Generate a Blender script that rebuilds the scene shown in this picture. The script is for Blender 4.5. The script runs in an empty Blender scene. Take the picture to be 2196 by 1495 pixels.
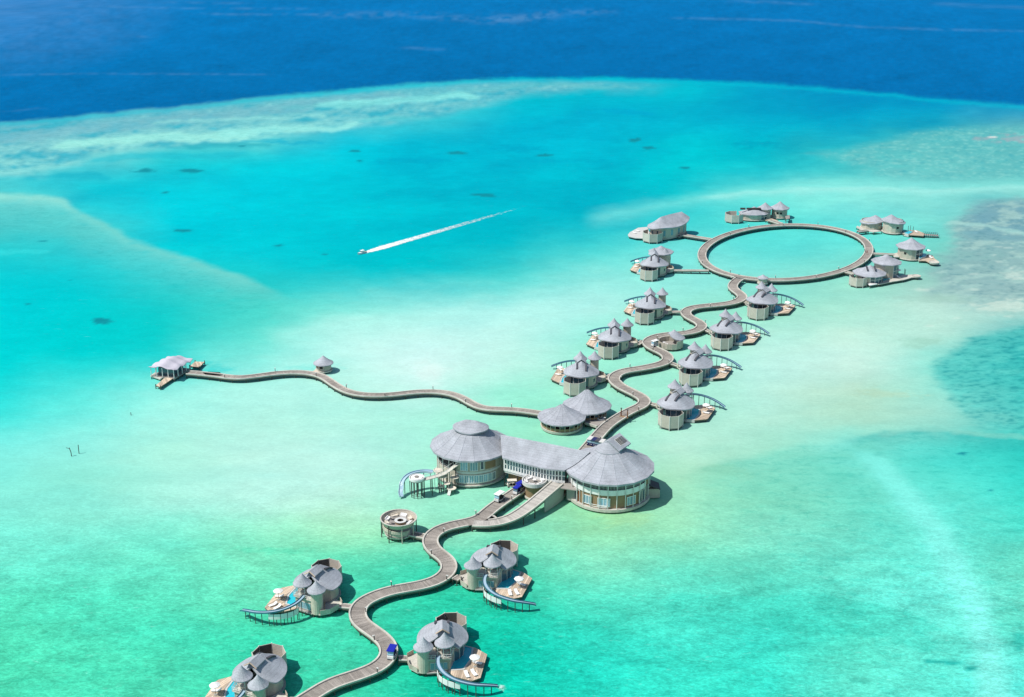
import bpy, math, random
import numpy as np
from mathutils import Vector, Matrix
random.seed(7)
RNG = np.random.RandomState(11)
D2R = math.radians

# ------------------------------------------------------------ camera, light, exposure
SC = bpy.context.scene
COL = SC.collection
CAM_H, PITCH, FPX = 160.0, D2R(20.5), 2850.0        # eye height (m), tilt, focal length in photo pixels
PW, PH = 2196.0, 1495.0
cam_data = bpy.data.cameras.new('camera')
cam = bpy.data.objects.new('camera', cam_data)
COL.objects.link(cam)
cam.location = (0, 0, CAM_H)
cam.rotation_euler = (math.pi / 2 - PITCH, 0, 0)
cam_data.sensor_width = 36.0
cam_data.lens = 36.0 * FPX / PW
cam_data.clip_start = 1.0
cam_data.clip_end = 60000.0
SC.camera = cam

SUN_EL, SUN_TO = D2R(57), Vector((-0.94, -0.34, 0)).normalized()
to_sun = Vector((SUN_TO.x * math.cos(SUN_EL), SUN_TO.y * math.cos(SUN_EL), math.sin(SUN_EL)))
world = bpy.data.worlds.new('World')
SC.world = world
world.use_nodes = True
wn = world.node_tree
wn.nodes.clear()
sky = wn.nodes.new('ShaderNodeTexSky')
sky.sky_type = 'NISHITA'
sky.sun_disc = False
sky.sun_elevation = SUN_EL
sky.sun_rotation = math.atan2(SUN_TO.x, SUN_TO.y)
bg = wn.nodes.new('ShaderNodeBackground')
bg.inputs['Strength'].default_value = 0.11
wo = wn.nodes.new('ShaderNodeOutputWorld')
wn.links.new(sky.outputs[0], bg.inputs[0])
wn.links.new(bg.outputs[0], wo.inputs[0])
sun_data = bpy.data.lights.new('sun', 'SUN')
sun_data.energy = 4.6
sun_data.angle = D2R(0.5)
sun_data.color = (1.0, 0.96, 0.9)
sun = bpy.data.objects.new('sun', sun_data)
COL.objects.link(sun)
sun.rotation_euler = to_sun.to_track_quat('Z', 'Y').to_euler()
sun.location = (-200, -100, 300)
SC.view_settings.view_transform = 'Standard'
SC.view_settings.look = 'None'
SC.view_settings.exposure = 0.0
SC.view_settings.gamma = 1.0
SC.view_settings.use_curve_mapping = False
SC.render.engine = 'CYCLES'
SC.cycles.max_bounces = 5
SC.cycles.use_denoising = True


# ------------------------------------------------------------ helpers
CP, SP = math.cos(PITCH), math.sin(PITCH)


def G(px, py, z=0.0):
    """World point at height z that the photograph shows at pixel (px, py)."""
    a = (px - PW / 2) / FPX
    b = -(py - PH / 2) / FPX
    d = Vector((a, CP + b * SP, -SP + b * CP))
    t = (z - CAM_H) / d.z
    return Vector((d.x * t, d.y * t, z))


def Z(x0, y0, k):
    """Reads positions measured in an enlarged crop whose corner is (x0, y0) and scale k."""
    return lambda x, y, z=0.0: G(x0 + x / k, y0 + y / k, z)


def srgb(r, g, b):
    f = lambda c: (c / 255) / 12.92 if c <= 10 else (((c / 255) + 0.055) / 1.055) ** 2.4
    return (f(r), f(g), f(b))


class MB:
    """Collects shapes and links them as one mesh object."""

    def __init__(s):
        s.v, s.f, s.c = [], [], []
        s.tone = 1.0

    def add(s, vs, fs):
        o = len(s.v)
        s.v += [tuple(p) for p in vs]
        for f in fs:
            s.f.append(tuple(i + o for i in f))
            s.c.append(s.tone)
        return s

    def box(s, c, d, rz=0.0, tilt=None):
        hx, hy, hz = d[0] / 2, d[1] / 2, d[2] / 2
        m = Matrix.Rotation(rz, 3, 'Z')
        if tilt is not None:
            m = m @ tilt
        vs = [Vector(c) + m @ Vector((x * hx, y * hy, z * hz)) for z in (-1, 1) for y in (-1, 1) for x in (-1, 1)]
        return s.add(vs, [(0, 2, 3, 1), (4, 5, 7, 6), (0, 1, 5, 4), (2, 6, 7, 3), (0, 4, 6, 2), (1, 3, 7, 5)])

    def prism(s, poly, z0, z1):
        n = len(poly)
        area = sum(poly[i][0] * poly[(i + 1) % n][1] - poly[(i + 1) % n][0] * poly[i][1] for i in range(n))
        if area < 0:
            poly = poly[::-1]
        vs = [(p[0], p[1], z0) for p in poly] + [(p[0], p[1], z1) for p in poly]
        fs = [tuple(range(n - 1, -1, -1)), tuple(range(n, 2 * n))]
        fs += [(i, (i + 1) % n, n + (i + 1) % n, n + i) for i in range(n)]
        return s.add(vs, fs)

    def lathe(s, prof, n=24, c=(0, 0), sx=1.0, sy=1.0, rot=0.0, a0=0.0, a1=360.0, off=0.0):
        full = abs(a1 - a0) >= 359.9
        k = n if full else n + 1
        vs = []
        cr, sr = math.cos(rot), math.sin(rot)
        for r, z in prof:
            for i in range(k):
                a = D2R(a0 + (a1 - a0) * i / n + off)
                x, y = r * sx * math.cos(a), r * sy * math.sin(a)
                vs.append((c[0] + x * cr - y * sr, c[1] + x * sr + y * cr, z))
        fs = []
        for j in range(len(prof) - 1):
            for i in range(n):
                i2 = (i + 1) % k
                fs.append((j * k + i, j * k + i2, (j + 1) * k + i2, (j + 1) * k + i))
        return s.add(vs, fs)

    def disc(s, c, r, z0, z1, n=24, sx=1.0, sy=1.0, rot=0.0):
        poly = []
        for i in range(n):
            a = 2 * math.pi * i / n
            x, y = r * sx * math.cos(a), r * sy * math.sin(a)
            poly.append((c[0] + x * math.cos(rot) - y * math.sin(rot), c[1] + x * math.sin(rot) + y * math.cos(rot)))
        return s.prism(poly, z0, z1)

    def tube(s, pts, r, n=8):
        pts = [Vector(p) for p in pts]
        rings = []
        for i, p in enumerate(pts):
            t = (pts[min(i + 1, len(pts) - 1)] - pts[max(i - 1, 0)]).normalized()
            u = t.cross(Vector((0, 0, 1)))
            if u.length < 1e-3:
                u = Vector((1, 0, 0))
            u.normalize()
            w = u.cross(t).normalized()
            rings.append([p + (u * math.cos(2 * math.pi * k / n) + w * math.sin(2 * math.pi * k / n)) * r for k in range(n)])
        vs = [q for ring in rings for q in ring]
        fs = []
        for j in range(len(rings) - 1):
            for k in range(n):
                fs.append((j * n + k, j * n + (k + 1) % n, (j + 1) * n + (k + 1) % n, (j + 1) * n + k))
        fs.append(tuple(range(n - 1, -1, -1)))
        fs.append(tuple(range((len(rings) - 1) * n, len(rings) * n)))
        return s.add(vs, fs)

    def sweep(s, pts, prof):
        """prof: closed outline [(side, up)] carried along pts (side is to the left of travel)."""
        n, m = len(pts), len(prof)
        vs = []
        for i in range(n):
            a, b = Vector(pts[max(i - 1, 0)]), Vector(pts[min(i + 1, n - 1)])
            t = b - a
            t.z = 0
            t.normalize()
            nx, ny = -t.y, t.x
            for (d, u) in prof:
                vs.append((pts[i][0] + nx * d, pts[i][1] + ny * d, pts[i][2] + u))
        fs = []
        for i in range(n - 1):
            for j in range(m):
                j2 = (j + 1) % m
                fs.append((i * m + j, (i + 1) * m + j, (i + 1) * m + j2, i * m + j2))
        fs.append(tuple(range(m)))
        fs.append(tuple(range((n - 1) * m + m - 1, (n - 1) * m - 1, -1)))
        return s.add(vs, fs)

    def mesh(s, name, mat, smooth=False):
        me = bpy.data.meshes.new(name)
        me.from_pydata(s.v, [], s.f)
        me.materials.append(mat)
        if len(set(s.c)) > 1:
            at = me.color_attributes.new('tone', 'FLOAT_COLOR', 'CORNER')
            vals = []
            for f, c in zip(s.f, s.c):
                vals += [c, c, c, 1.0] * len(f)
            at.data.foreach_set('color', vals)
        me.update()
        if smooth:
            me.polygons.foreach_set('use_smooth', [True] * len(me.polygons))
            me.set_sharp_from_angle(angle=D2R(38))
        return me

    def build(s, name, mat, parent=None, smooth=False, loc=None, kind=None):
        me = s.mesh(name, mat, smooth)
        return link(name, me, parent, loc, kind=kind)


def link(name, me, parent=None, loc=None, rz=0.0, kind=None, scale=None):
    o = bpy.data.objects.new(name, me)
    COL.objects.link(o)
    if parent is not None:
        o.parent = parent
    if loc is not None:
        o.location = loc
    if rz:
        o.rotation_euler = (0, 0, rz)
    if scale is not None:
        o.scale = scale
    if kind:
        o['kind'] = kind
    return o


def tag(o, label, cat=None, group=None, kind=None):
    o['label'] = label
    if cat:
        o['category'] = cat
    if group:
        o['group'] = group
    if kind:
        o['kind'] = kind
    return o


def thing(name, loc, label, cat, group=None, rz=0.0, kind=None, scale=1.0):
    o = bpy.data.objects.new(name, None)
    o.empty_display_size = 0.5
    COL.objects.link(o)
    o.location = loc
    o.rotation_euler = (0, 0, rz)
    o.scale = (scale, scale, scale)
    return tag(o, label, cat, group, kind)


def copy_tree(o, parent=None):
    c = o.copy()
    COL.objects.link(c)
    if parent is not None:
        c.parent = parent
    for ch in list(o.children):
        copy_tree(ch, c)
    return c


def catmull(pts, step=0.5, closed=False):
    P = [np.array(p, float) for p in pts]
    n = len(P)
    out = []
    rng = range(n if closed else n - 1)
    for i in rng:
        if closed:
            p0, p1, p2, p3 = P[i - 1], P[i], P[(i + 1) % n], P[(i + 2) % n]
        else:
            p1, p2 = P[i], P[i + 1]
            p0 = P[i - 1] if i > 0 else 2 * p1 - p2
            p3 = P[i + 2] if i + 2 < n else 2 * p2 - p1
        k = max(2, int(np.linalg.norm(p2 - p1) / step))
        for t in np.arange(k) / k:
            out.append(0.5 * ((2 * p1) + (-p0 + p2) * t + (2 * p0 - 5 * p1 + 4 * p2 - p3) * t * t + (-p0 + 3 * p1 - 3 * p2 + p3) * t ** 3))
    if not closed:
        out.append(P[-1])
    return np.array(out)


def resample(pts, step, closed=False):
    pts = np.array(pts, float)
    if closed:
        pts = np.vstack([pts, pts[:1]])
    d = np.r_[0, np.cumsum(np.linalg.norm(np.diff(pts[:, :2], axis=0), axis=1))]
    k = max(2, int(round(d[-1] / step)))
    s = np.linspace(0, d[-1], k + 1)
    return np.stack([np.interp(s, d, pts[:, j]) for j in range(3)], 1)


def smooth_path(pts, it):
    p = np.array(pts, float)
    for _ in range(it):
        q = p.copy()
        q[1:-1] = 0.25 * p[:-2] + 0.5 * p[1:-1] + 0.25 * p[2:]
        p = q
    return p


# ------------------------------------------------------------ materials
def node_mat(name, rough=0.7, spec=0.3):
    m = bpy.data.materials.new(name)
    m.use_nodes = True
    nt = m.node_tree
    b = nt.nodes['Principled BSDF']
    b.inputs['Roughness'].default_value = rough
    b.inputs['Specular IOR Level'].default_value = spec
    return m, nt, b


def surf(name, col, rough=0.75, spec=0.25, var=0.18, scale=1.2, fine=9.0, stripes=None, bump=0.0, rand=0.0, tone=False, metal=0.0, stretch=(1, 1, 1)):
    """A weathered surface: base colour broken up by two sizes of noise, optional board lines and per-piece tone."""
    m, nt, b = node_mat(name, rough, spec)
    N, L = nt.nodes, nt.links
    b.inputs['Metallic'].default_value = metal
    geo = N.new('ShaderNodeNewGeometry')
    mp = N.new('ShaderNodeMapping')
    mp.inputs['Scale'].default_value = stretch
    L.new(geo.outputs['Position'], mp.inputs['Vector'])

    def noise(sc, det):
        n = N.new('ShaderNodeTexNoise')
        n.inputs['Scale'].default_value = sc
        n.inputs['Detail'].default_value = det
        n.inputs['Roughness'].default_value = 0.62
        L.new(mp.outputs[0], n.inputs['Vector'])
        return n
    n1, n2 = noise(scale, 4), noise(fine, 3)
    add = N.new('ShaderNodeMath'); add.operation = 'ADD'
    L.new(n1.outputs['Fac'], add.inputs[0]); L.new(n2.outputs['Fac'], add.inputs[1])
    mr = N.new('ShaderNodeMapRange')
    mr.inputs['From Min'].default_value = 0.62; mr.inputs['From Max'].default_value = 1.38
    mr.inputs['To Min'].default_value = 1 - var; mr.inputs['To Max'].default_value = 1 + var
    L.new(add.outputs[0], mr.inputs['Value'])
    fac = mr.outputs[0]

    def mul(a, bsock):
        x = N.new('ShaderNodeMath'); x.operation = 'MULTIPLY'
        L.new(a, x.inputs[0]); L.new(bsock, x.inputs[1])
        return x.outputs[0]
    if rand:
        oi = N.new('ShaderNodeObjectInfo')
        r = N.new('ShaderNodeMapRange')
        r.inputs['To Min'].default_value = 1 - rand; r.inputs['To Max'].default_value = 1 + rand
        L.new(oi.outputs['Random'], r.inputs['Value'])
        fac = mul(fac, r.outputs[0])
    if tone:
        at = N.new('ShaderNodeVertexColor'); at.layer_name = 'tone'
        fac = mul(fac, at.outputs['Color'])
    if stripes:
        axis, freq, depth = stripes
        sep = N.new('ShaderNodeSeparateXYZ'); L.new(geo.outputs['Position'], sep.inputs[0])
        src = sep.outputs[2] if axis == 'Z' else None
        if src is None:
            a2 = N.new('ShaderNodeMath'); a2.operation = 'ADD'
            L.new(sep.outputs[0], a2.inputs[0]); L.new(sep.outputs[1], a2.inputs[1])
            src = a2.outputs[0]
        q = N.new('ShaderNodeMath'); q.operation = 'MULTIPLY'; q.inputs[1].default_value = freq
        L.new(src, q.inputs[0])
        fr = N.new('ShaderNodeMath'); fr.operation = 'FRACT'; L.new(q.outputs[0], fr.inputs[0])
        r = N.new('ShaderNodeMapRange')
        r.inputs['From Min'].default_value = 0.0; r.inputs['From Max'].default_value = 0.22
        r.inputs['To Min'].default_value = 1 - depth; r.inputs['To Max'].default_value = 1.0
        L.new(fr.outputs[0], r.inputs['Value'])
        fac = mul(fac, r.outputs[0])
    mix = N.new('ShaderNodeVectorMath'); mix.operation = 'SCALE'
    mix.inputs[0].default_value = col
    L.new(fac, mix.inputs['Scale'])
    L.new(mix.outputs[0], b.inputs['Base Color'])
    if bump:
        bp = N.new('ShaderNodeBump'); bp.inputs['Strength'].default_value = bump
        bp.inputs['Distance'].default_value = 0.08
        L.new(n2.outputs['Fac'], bp.inputs['Height']); L.new(bp.outputs[0], b.inputs['Normal'])
    return m


M = {}
M['roof'] = surf('weathered_shingle', (0.365, 0.385, 0.42), 0.85, 0.12, 0.36, 0.30, 5.0, stripes=('Z', 2.4, 0.20), bump=0.5)
M['membrane'] = surf('tent_membrane', (0.52, 0.50, 0.56), 0.7, 0.2, 0.10, 0.4, 4.0)
M['wall'] = surf('pale_timber_boarding', (0.50, 0.455, 0.375), 0.8, 0.2, 0.24, 0.5, 5.0, stripes=('XY', 2.4, 0.30), rand=0.12)
M['screen'] = surf('slatted_timber_screen', (0.52, 0.48, 0.41), 0.8, 0.2, 0.18, 0.6, 5.0, stripes=('Z', 2.6, 0.42), rand=0.14)
M['timber'] = surf('tan_timber_cladding', (0.30, 0.205, 0.12), 0.75, 0.2, 0.22, 0.5, 5.0, stripes=('Z', 3.0, 0.25))
M['door'] = surf('red_brown_door', (0.19, 0.075, 0.035), 0.6, 0.3, 0.15)
M['deck'] = surf('silvered_deck_board', (0.30, 0.272, 0.24), 0.85, 0.15, 0.34, 0.22, 4.0, tone=True)
M['paledeck'] = surf('sun_bleached_deck_board', (0.43, 0.41, 0.37), 0.85, 0.15, 0.16, 0.7, 6.0, tone=True)
M['kerb'] = surf('bleached_kerb', (0.53, 0.51, 0.45), 0.85, 0.15, 0.30, 0.35, 4.0)
M['beam'] = surf('wet_hardwood_beam', (0.125, 0.12, 0.095), 0.85, 0.2, 0.3, 0.5, 4.0)
M['pile'] = surf('dark_hardwood_pile', (0.085, 0.085, 0.075), 0.85, 0.2, 0.3, 0.8, 4.0)
M['plank'] = surf('honey_deck_plank', (0.56, 0.45, 0.34), 0.8, 0.2, 0.18, 0.8, 7.0, rand=0.32)
M['greyplank'] = surf('grey_deck_plank', (0.30, 0.28, 0.255), 0.8, 0.2, 0.16, 0.8, 7.0, rand=0.2)
M['white'] = surf('white_painted_wood', (0.78, 0.78, 0.76), 0.55, 0.35, 0.05)
M['trim'] = surf('off_white_trim', (0.62, 0.62, 0.59), 0.6, 0.3, 0.10)
M['canvas'] = surf('white_canvas', (0.82, 0.81, 0.79), 0.9, 0.1, 0.04)
M['lining'] = surf('dark_slats', (0.10, 0.095, 0.088), 0.8, 0.2, 0.25, 0.6, 5.0, stripes=('Z', 3.2, 0.5), rand=0.2)
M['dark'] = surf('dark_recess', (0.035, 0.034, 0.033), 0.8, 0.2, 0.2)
M['rail'] = surf('dark_roof_rail', (0.07, 0.07, 0.085), 0.7, 0.3, 0.15)
M['slide'] = surf('pale_blue_slide', (0.36, 0.50, 0.60), 0.35, 0.5, 0.08)
M['slide_side'] = surf('deep_blue_slide_side', (0.045, 0.15, 0.22), 0.4, 0.5, 0.1)
M['blue'] = surf('royal_blue_canopy', (0.012, 0.02, 0.36), 0.6, 0.3, 0.1)
M['navy'] = surf('navy_seat', (0.02, 0.025, 0.10), 0.7, 0.3, 0.1)
M['rubber'] = surf('black_rubber', (0.02, 0.02, 0.02), 0.8, 0.3, 0.1)
M['cream'] = surf('cream_cushion', (0.68, 0.62, 0.52), 0.9, 0.1, 0.06)
M['poolrim'] = surf('pool_coping', (0.55, 0.55, 0.52), 0.6, 0.3, 0.10)
M['stone'] = surf('grey_concrete', (0.36, 0.36, 0.33), 0.85, 0.2, 0.15, 0.5, 4.0)
M['leaf'] = surf('leaf_green', (0.06, 0.11, 0.025), 0.7, 0.2, 0.35, 3.0)
M['skin'] = surf('skin', (0.32, 0.19, 0.12), 0.6, 0.3, 0.05)
M['red'] = surf('red_cloth', (0.30, 0.05, 0.04), 0.8, 0.2, 0.08)


def glassy(name, col, rough=0.12, spec=0.6, bump=0.0, bscale=3.0, vary=0.0):
    m, nt, b = node_mat(name, rough, spec)
    N, L = nt.nodes, nt.links
    geo = N.new('ShaderNodeNewGeometry')
    n = N.new('ShaderNodeTexNoise')
    n.inputs['Scale'].default_value = bscale; n.inputs['Detail'].default_value = 3
    L.new(geo.outputs['Position'], n.inputs['Vector'])
    r = N.new('ShaderNodeMapRange')
    r.inputs['To Min'].default_value = 0.7; r.inputs['To Max'].default_value = 1.3
    L.new(n.outputs['Fac'], r.inputs['Value'])
    s = N.new('ShaderNodeVectorMath'); s.operation = 'SCALE'
    s.inputs[0].default_value = col
    fac = r.outputs[0]
    if vary:
        oi = N.new('ShaderNodeObjectInfo')
        r2 = N.new('ShaderNodeMapRange')
        r2.inputs['To Min'].default_value = 1 - vary; r2.inputs['To Max'].default_value = 1 + vary
        L.new(oi.outputs['Random'], r2.inputs['Value'])
        mm = N.new('ShaderNodeMath'); mm.operation = 'MULTIPLY'
        L.new(fac, mm.inputs[0]); L.new(r2.outputs[0], mm.inputs[1])
        fac = mm.outputs[0]
    L.new(fac, s.inputs['Scale'])
    L.new(s.outputs[0], b.inputs['Base Color'])
    if bump:
        bp = N.new('ShaderNodeBump'); bp.inputs['Strength'].default_value = bump
        bp.inputs['Distance'].default_value = 0.05
        L.new(n.outputs['Fac'], bp.inputs['Height']); L.new(bp.outputs[0], b.inputs['Normal'])
    return m


M['glass'] = glassy('dark_window_glass', (0.05, 0.095, 0.12), vary=0.6)
M['paleglass'] = glassy('pale_blue_glass', (0.21, 0.34, 0.42), 0.15, 0.5, vary=0.5)
M['pool'] = glassy('pool_water', (0.03, 0.50, 0.60), 0.08, 0.5, 0.15, 2.0)


# ------------------------------------------------------------ the sea: one sheet, its colour set by depth, sand, weed and painted sky light
GX = [0, 183, 366, 549, 732, 915, 1098, 1281, 1464, 1647, 1830, 2013, 2196]
SEA = {
    200: '14b9cd 1ebed0 3cbecd 3cc3cd 14cdd7 46d7dc 00c3d2 00c3d4 00bed2 00a5cd 0096c8 0096c8 0096c8',
    240: '1eb9cd 28becd 6ec3cd 5ac8cd 78dcdc 4bd2d7 00c8dc 00b4d4 00afcd 00aacd 00a5cd 009bc8 0096c3',
    280: '78c3cd 82cdd2 82d7d7 82e1dc 00bed7 00bed4 00beda 00b9d4 00b9d2 00b4d2 00afcd 14b9c8 6ec3c3',
    320: '78d7d7 8ce6de 28c3cd 0acdd7 00cde1 00bed7 00b4d0 00b9d4 00cdd7 00becd 32c3c8 50c3c3 55bec3',
    370: '3ccdd7 0ac3d4 14d2dc 00d0e1 00cdde 00b9d2 00bed4 00c3d4 00cdd7 00c8d2 4bcdcd 6ed2cd 5ac3c3',
    420: '5adcdc 00cddc 00d4e4 00d2e1 00d0de 00c3d4 00bed2 00b9cd 00c8d0 78ebe1 96f0e6 8ce6de 82d7d2',
    480: '46cdcd 46cdd0 00d4e2 00d0de 00c8d7 00c3d4 00c0d0 00becd 3cd7d7 5ae8e1 5ae8e1 7de1d7 78bec3',
    540: '1ed2d7 28d0d4 00d0da 00cdda 00c8d4 00c6d0 00c3cd 46dcd8 78ebe4 5fe6de 6ee8de 78dccd 96cdc8',
    600: '00d2da 00d0d7 1ed0d0 1ed0d0 00cdd2 00cdd2 46dcd4 96f0e6 96f0e6 8ce8dc 96e4d0 a0cdc3 c8e6dc',
    660: '00d4da 00d2d4 00d0cd 28d4c8 82ebdc a0f3e8 b4f8f0 b9f6ee 96ebd7 96e6cd aaebd7 beebde b4e1d4',
    720: '00d4d7 00d0d0 00cdc8 64e4d4 bef8ee c3f8f0 bef5eb 96f0de 96e8cd b9f2e1 c3f0de b9e8d7 50beBE',
    780: '00d4d4 00d2d0 1ed7d2 8ceee1 b9f6eb d7f8f2 bef2e4 96ebd2 a0ebd7 bef2e6 c8f0e4 82e4d4 3cc3be',
    840: '14dad7 5ae8de 96f2e4 b4f5e8 b4f3e4 c3f5eb 96f0d7 a0ebd2 a0ebd2 b4ebdc b4dec6 96e4d4 50d7cd',
    900: '3ce4dc 78eee1 aaf5e6 b2f3e1 aff2e1 a5f0da 96ebcd 96e6cd aaebd7 b4ebd7 afe1c8 a5dcca 64d2c8',
    960: '82f0e4 96eee1 aaf0dc b9f0e1 b9f2e4 aaf0dc 96e8c8 a0ebcd bef0dc a0e1c8 6ee4d7 50dace 28cabe',
    1020: '82ecdc 8ce8d4 a5eedc b4f3e4 bef3e6 a5eed7 96e8cd 8ce1c8 a5e1be 82dec3 7de6d4 5ae6d7 3cdccd',
    1080: '87ecda 8cead7 a5f0de b9f3e4 b9f0dc 96ebcd 96e8c8 96dcaa a0ebc8 87debc 78dec6 6eebdc 46e1cd',
    1140: '7deed7 82ebd4 78ebd0 8cebc8 a5ebbe a0ebc8 82e1be 96e1af a0e8be 82e1c8 6edec8 78f0de 50dcc8',
    1200: '73ebd2 6ee8cd 6ee8c8 78e6be 5adcb4 3cd2af 5adcb9 8ce6c3 6ee1c3 6edec3 6ee4cd 73f0de 6edcc3',
    1280: '5ae1be 55e1be 5fe4c0 6ee1b9 50dab4 32d0aa 28cdaa 55e1c3 5ae1c8 50d7be 5fe1cd 78f0e1 73e1c8',
    1360: '55e1b9 55e4be 46deb9 3cd7af 46dab4 1ecdaa 14cdaf 32d7be 4be4cd 3cd7c3 4bd7be 6eebd7 5ad7c3',
    1440: '50deb4 50e1b9 50dcb4 3cd7af 46d7af 14c8a5 0acdb2 28dac3 3ce1c8 3cdec8 64e6cd 64ebd7 69f0e1',
    1520: '50deb4 50e1b9 50dcb4 3cd7af 46d7af 14c8a5 0acdb2 28dac3 3ce1c8 3cdec8 64e6cd 64ebd7 69f0e1',
}
EDGE_X = [0, 183, 366, 549, 732, 915, 1098, 1281, 1464, 1647, 1830, 2013, 2196]
EDGE_Y = [263, 247, 231, 211, 194, 177, 169, 167, 171, 179, 192, 211, 226]
STEP = 2.4
X0, X1, Y0, Y1 = -300.0, 2496.0, -60.0, 1620.0
IW, IH = int((X1 - X0) / STEP), int((Y1 - Y0) / STEP)


def hexlin(h):
    return srgb(int(h[0:2], 16), int(h[2:4], 16), int(h[4:6], 16))


def vnoise(x, y, cell, seed, octaves=4, rough=0.55):
    r = np.random.RandomState(seed)
    tot, amp, norm = 0.0, 1.0, 0.0
    for _ in range(octaves):
        tab = r.rand(128, 128)
        u, v = x / cell, y / cell
        iu, iv = np.floor(u).astype(int), np.floor(v).astype(int)
        fu, fv = u - iu, v - iv
        fu, fv = fu * fu * (3 - 2 * fu), fv * fv * (3 - 2 * fv)
        a, b = tab[iv % 128, iu % 128], tab[iv % 128, (iu + 1) % 128]
        c, d = tab[(iv + 1) % 128, iu % 128], tab[(iv + 1) % 128, (iu + 1) % 128]
        tot = tot + amp * ((a * (1 - fu) + b * fu) * (1 - fv) + (c * (1 - fu) + d * fu) * fv)
        norm += amp
        amp *= rough
        cell = cell / 2.03
    return tot / norm


def blur(a, k):
    for ax in (0, 1):
        p = np.pad(a, [(k, k) if i == ax else (0, 0) for i in range(a.ndim)], mode='edge')
        c = np.cumsum(p, axis=ax)
        z = np.zeros_like(np.take(c, [0], axis=ax))
        c = np.concatenate([z, c], axis=ax)
        n = a.shape[ax]
        a = (np.take(c, np.arange(2 * k + 1, 2 * k + 1 + n), axis=ax) - np.take(c, np.arange(0, n), axis=ax)) / (2 * k + 1)
    return a


def sea_chart():
    """A chart of the sea bed (colour of the water over it, weed cover) on the ground the photograph covers."""
    px = X0 + (np.arange(IW) + 0.5) * STEP
    py = Y0 + (np.arange(IH) + 0.5) * STEP
    PXg, PYg = np.meshgrid(px, py)
    ys = sorted(SEA)
    tab = np.array([[hexlin(h) for h in SEA[y].split()] for y in ys])
    rows = np.stack([np.stack([np.interp(px, GX, tab[i, :, k]) for k in range(3)], 1) for i in range(len(ys))])
    img = np.zeros((IH, IW, 3))
    fi = np.clip(np.interp(py, ys, np.arange(len(ys))), 0, len(ys) - 1)
    i0 = np.clip(np.floor(fi).astype(int), 0, len(ys) - 2)
    t = (fi - i0)[:, None, None]
    img = rows[i0] * (1 - t) + rows[i0 + 1] * t
    img = blur(blur(img, 11), 9)
    # organic outlines: everything below is drawn with a wandering position
    wx = (vnoise(PXg, PYg * 3, 90, 3) - 0.5) * 60 + (vnoise(PXg, PYg * 3, 22, 4) - 0.5) * 14
    wy = (vnoise(PXg, PYg * 3, 90, 5) - 0.5) * 22 + (vnoise(PXg, PYg * 3, 22, 6) - 0.5) * 7
    gx = np.clip(((PXg + wx - X0) / STEP).astype(int), 0, IW - 1)
    gy = np.clip(((PYg + wy - Y0) / STEP).astype(int), 0, IH - 1)
    img = img[gy, gx]
    img = img * (1 - 0.07 * np.clip((760 - PYg) / 160, 0, 1))[..., None]
    weed = np.zeros((IH, IW))
    n_big = vnoise(PXg, PYg * 2.4, 60, 21)
    n_mid = vnoise(PXg, PYg * 3.0, 24, 22)
    n_fin = vnoise(PXg, PYg * 3.2, 9, 23, 3)
    ns = np.clip((vnoise(PXg + 0.8 * PYg, PYg * 4.5, 46, 61, 5, 0.68) - 0.5) * 1.9 + 0.5, 0, 1)

    def lay(mask, col):
        nonlocal img
        m = np.clip(mask, 0, 1)[..., None]
        img = img * (1 - m) + np.array(srgb(*col)) * m

    def sm(a):
        a = np.clip(a, 0, 1)
        return a * a * (3 - 2 * a)

    def band(pts, half, col, k=1.0, ragged=0.8, soft=0.5, wk=0.0, below=None, plain=False):
        """A bank along pts (pixel line); half = half height, below = fade length on the lower side."""
        nonlocal weed
        xs, yy = [p[0] for p in pts], [p[1] for p in pts]
        yc = np.interp(PXg + wx * 0.5, xs, yy)
        ends = sm((PXg - xs[0]) / 60) * sm((xs[-1] - PXg) / 60) if not (xs[0] <= 0) else sm((xs[-1] - PXg) / 60)
        if xs[-1] >= 2190:
            ends = sm((PXg - xs[0]) / 60) if xs[0] > 0 else np.ones_like(PXg)
        d = (PYg + wy * ragged - yc)
        up = half
        lo = below if below else half
        d = np.where(d < 0, -d / up, d / lo)
        m = sm((1 - d) / soft) * ends
        m = (m if plain else sm(np.clip((m * 1.5 - ns) / 0.5, 0, 1))) * k
        lay(m, col)
        weed = np.maximum(weed, m * wk)

    def blob(x, y, rx, ry, col, k=1.0, soft=0.5, rag=1.0):
        d = np.sqrt(((PXg + wx * 0.25 * rag - x) / rx) ** 2 + ((PYg + wy * 0.35 * rag - y) / ry) ** 2)
        d = d + (n_fin - 0.5) * 0.9 * rag + (n_mid - 0.5) * 0.8 * rag
        m = sm((1 - d) / soft)
        m = np.clip((m * 1.5 - ns * rag) / (1.5 - 0.75 * rag), 0, 1)
        lay(m * k, col)

    # drifting streaks everywhere: slight changes of depth and bottom
    st = vnoise(PXg + PYg, PYg * 4.0, 120, 71, 5, 0.6) - 0.5
    st2 = vnoise(PXg, PYg * 4.2, 20, 72, 3, 0.65) - 0.5
    far = np.clip((700 - PYg) / 350, 0.25, 1)
    img = img * (1 + (st * np.array([0.9, 0.42, 0.26])[:, None, None]).transpose(1, 2, 0) * far[..., None] + (st2 * 0.10 * far)[..., None])
    # outer reef flat behind the drop-off: broken grey coral pavement, sand, cyan pools
    ey0 = np.interp(PXg, EDGE_X, EDGE_Y)
    lowb = np.interp(PXg, [0, 100, 200, 300, 420, 540, 620, 720, 830, 930, 1030, 1120, 1260, 1400, 1500], [392, 384, 346, 330, 322, 318, 302, 290, 272, 262, 238, 214, 204, 208, 190])
    inr = sm((PYg + wy * 0.5 - ey0 - 3) / 8) * sm((lowb - PYg + wy) / 26) * sm((1480 - PXg) / 250)
    rel = np.clip((PYg - ey0) / np.maximum(lowb - ey0, 8), 0, 1)
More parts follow.
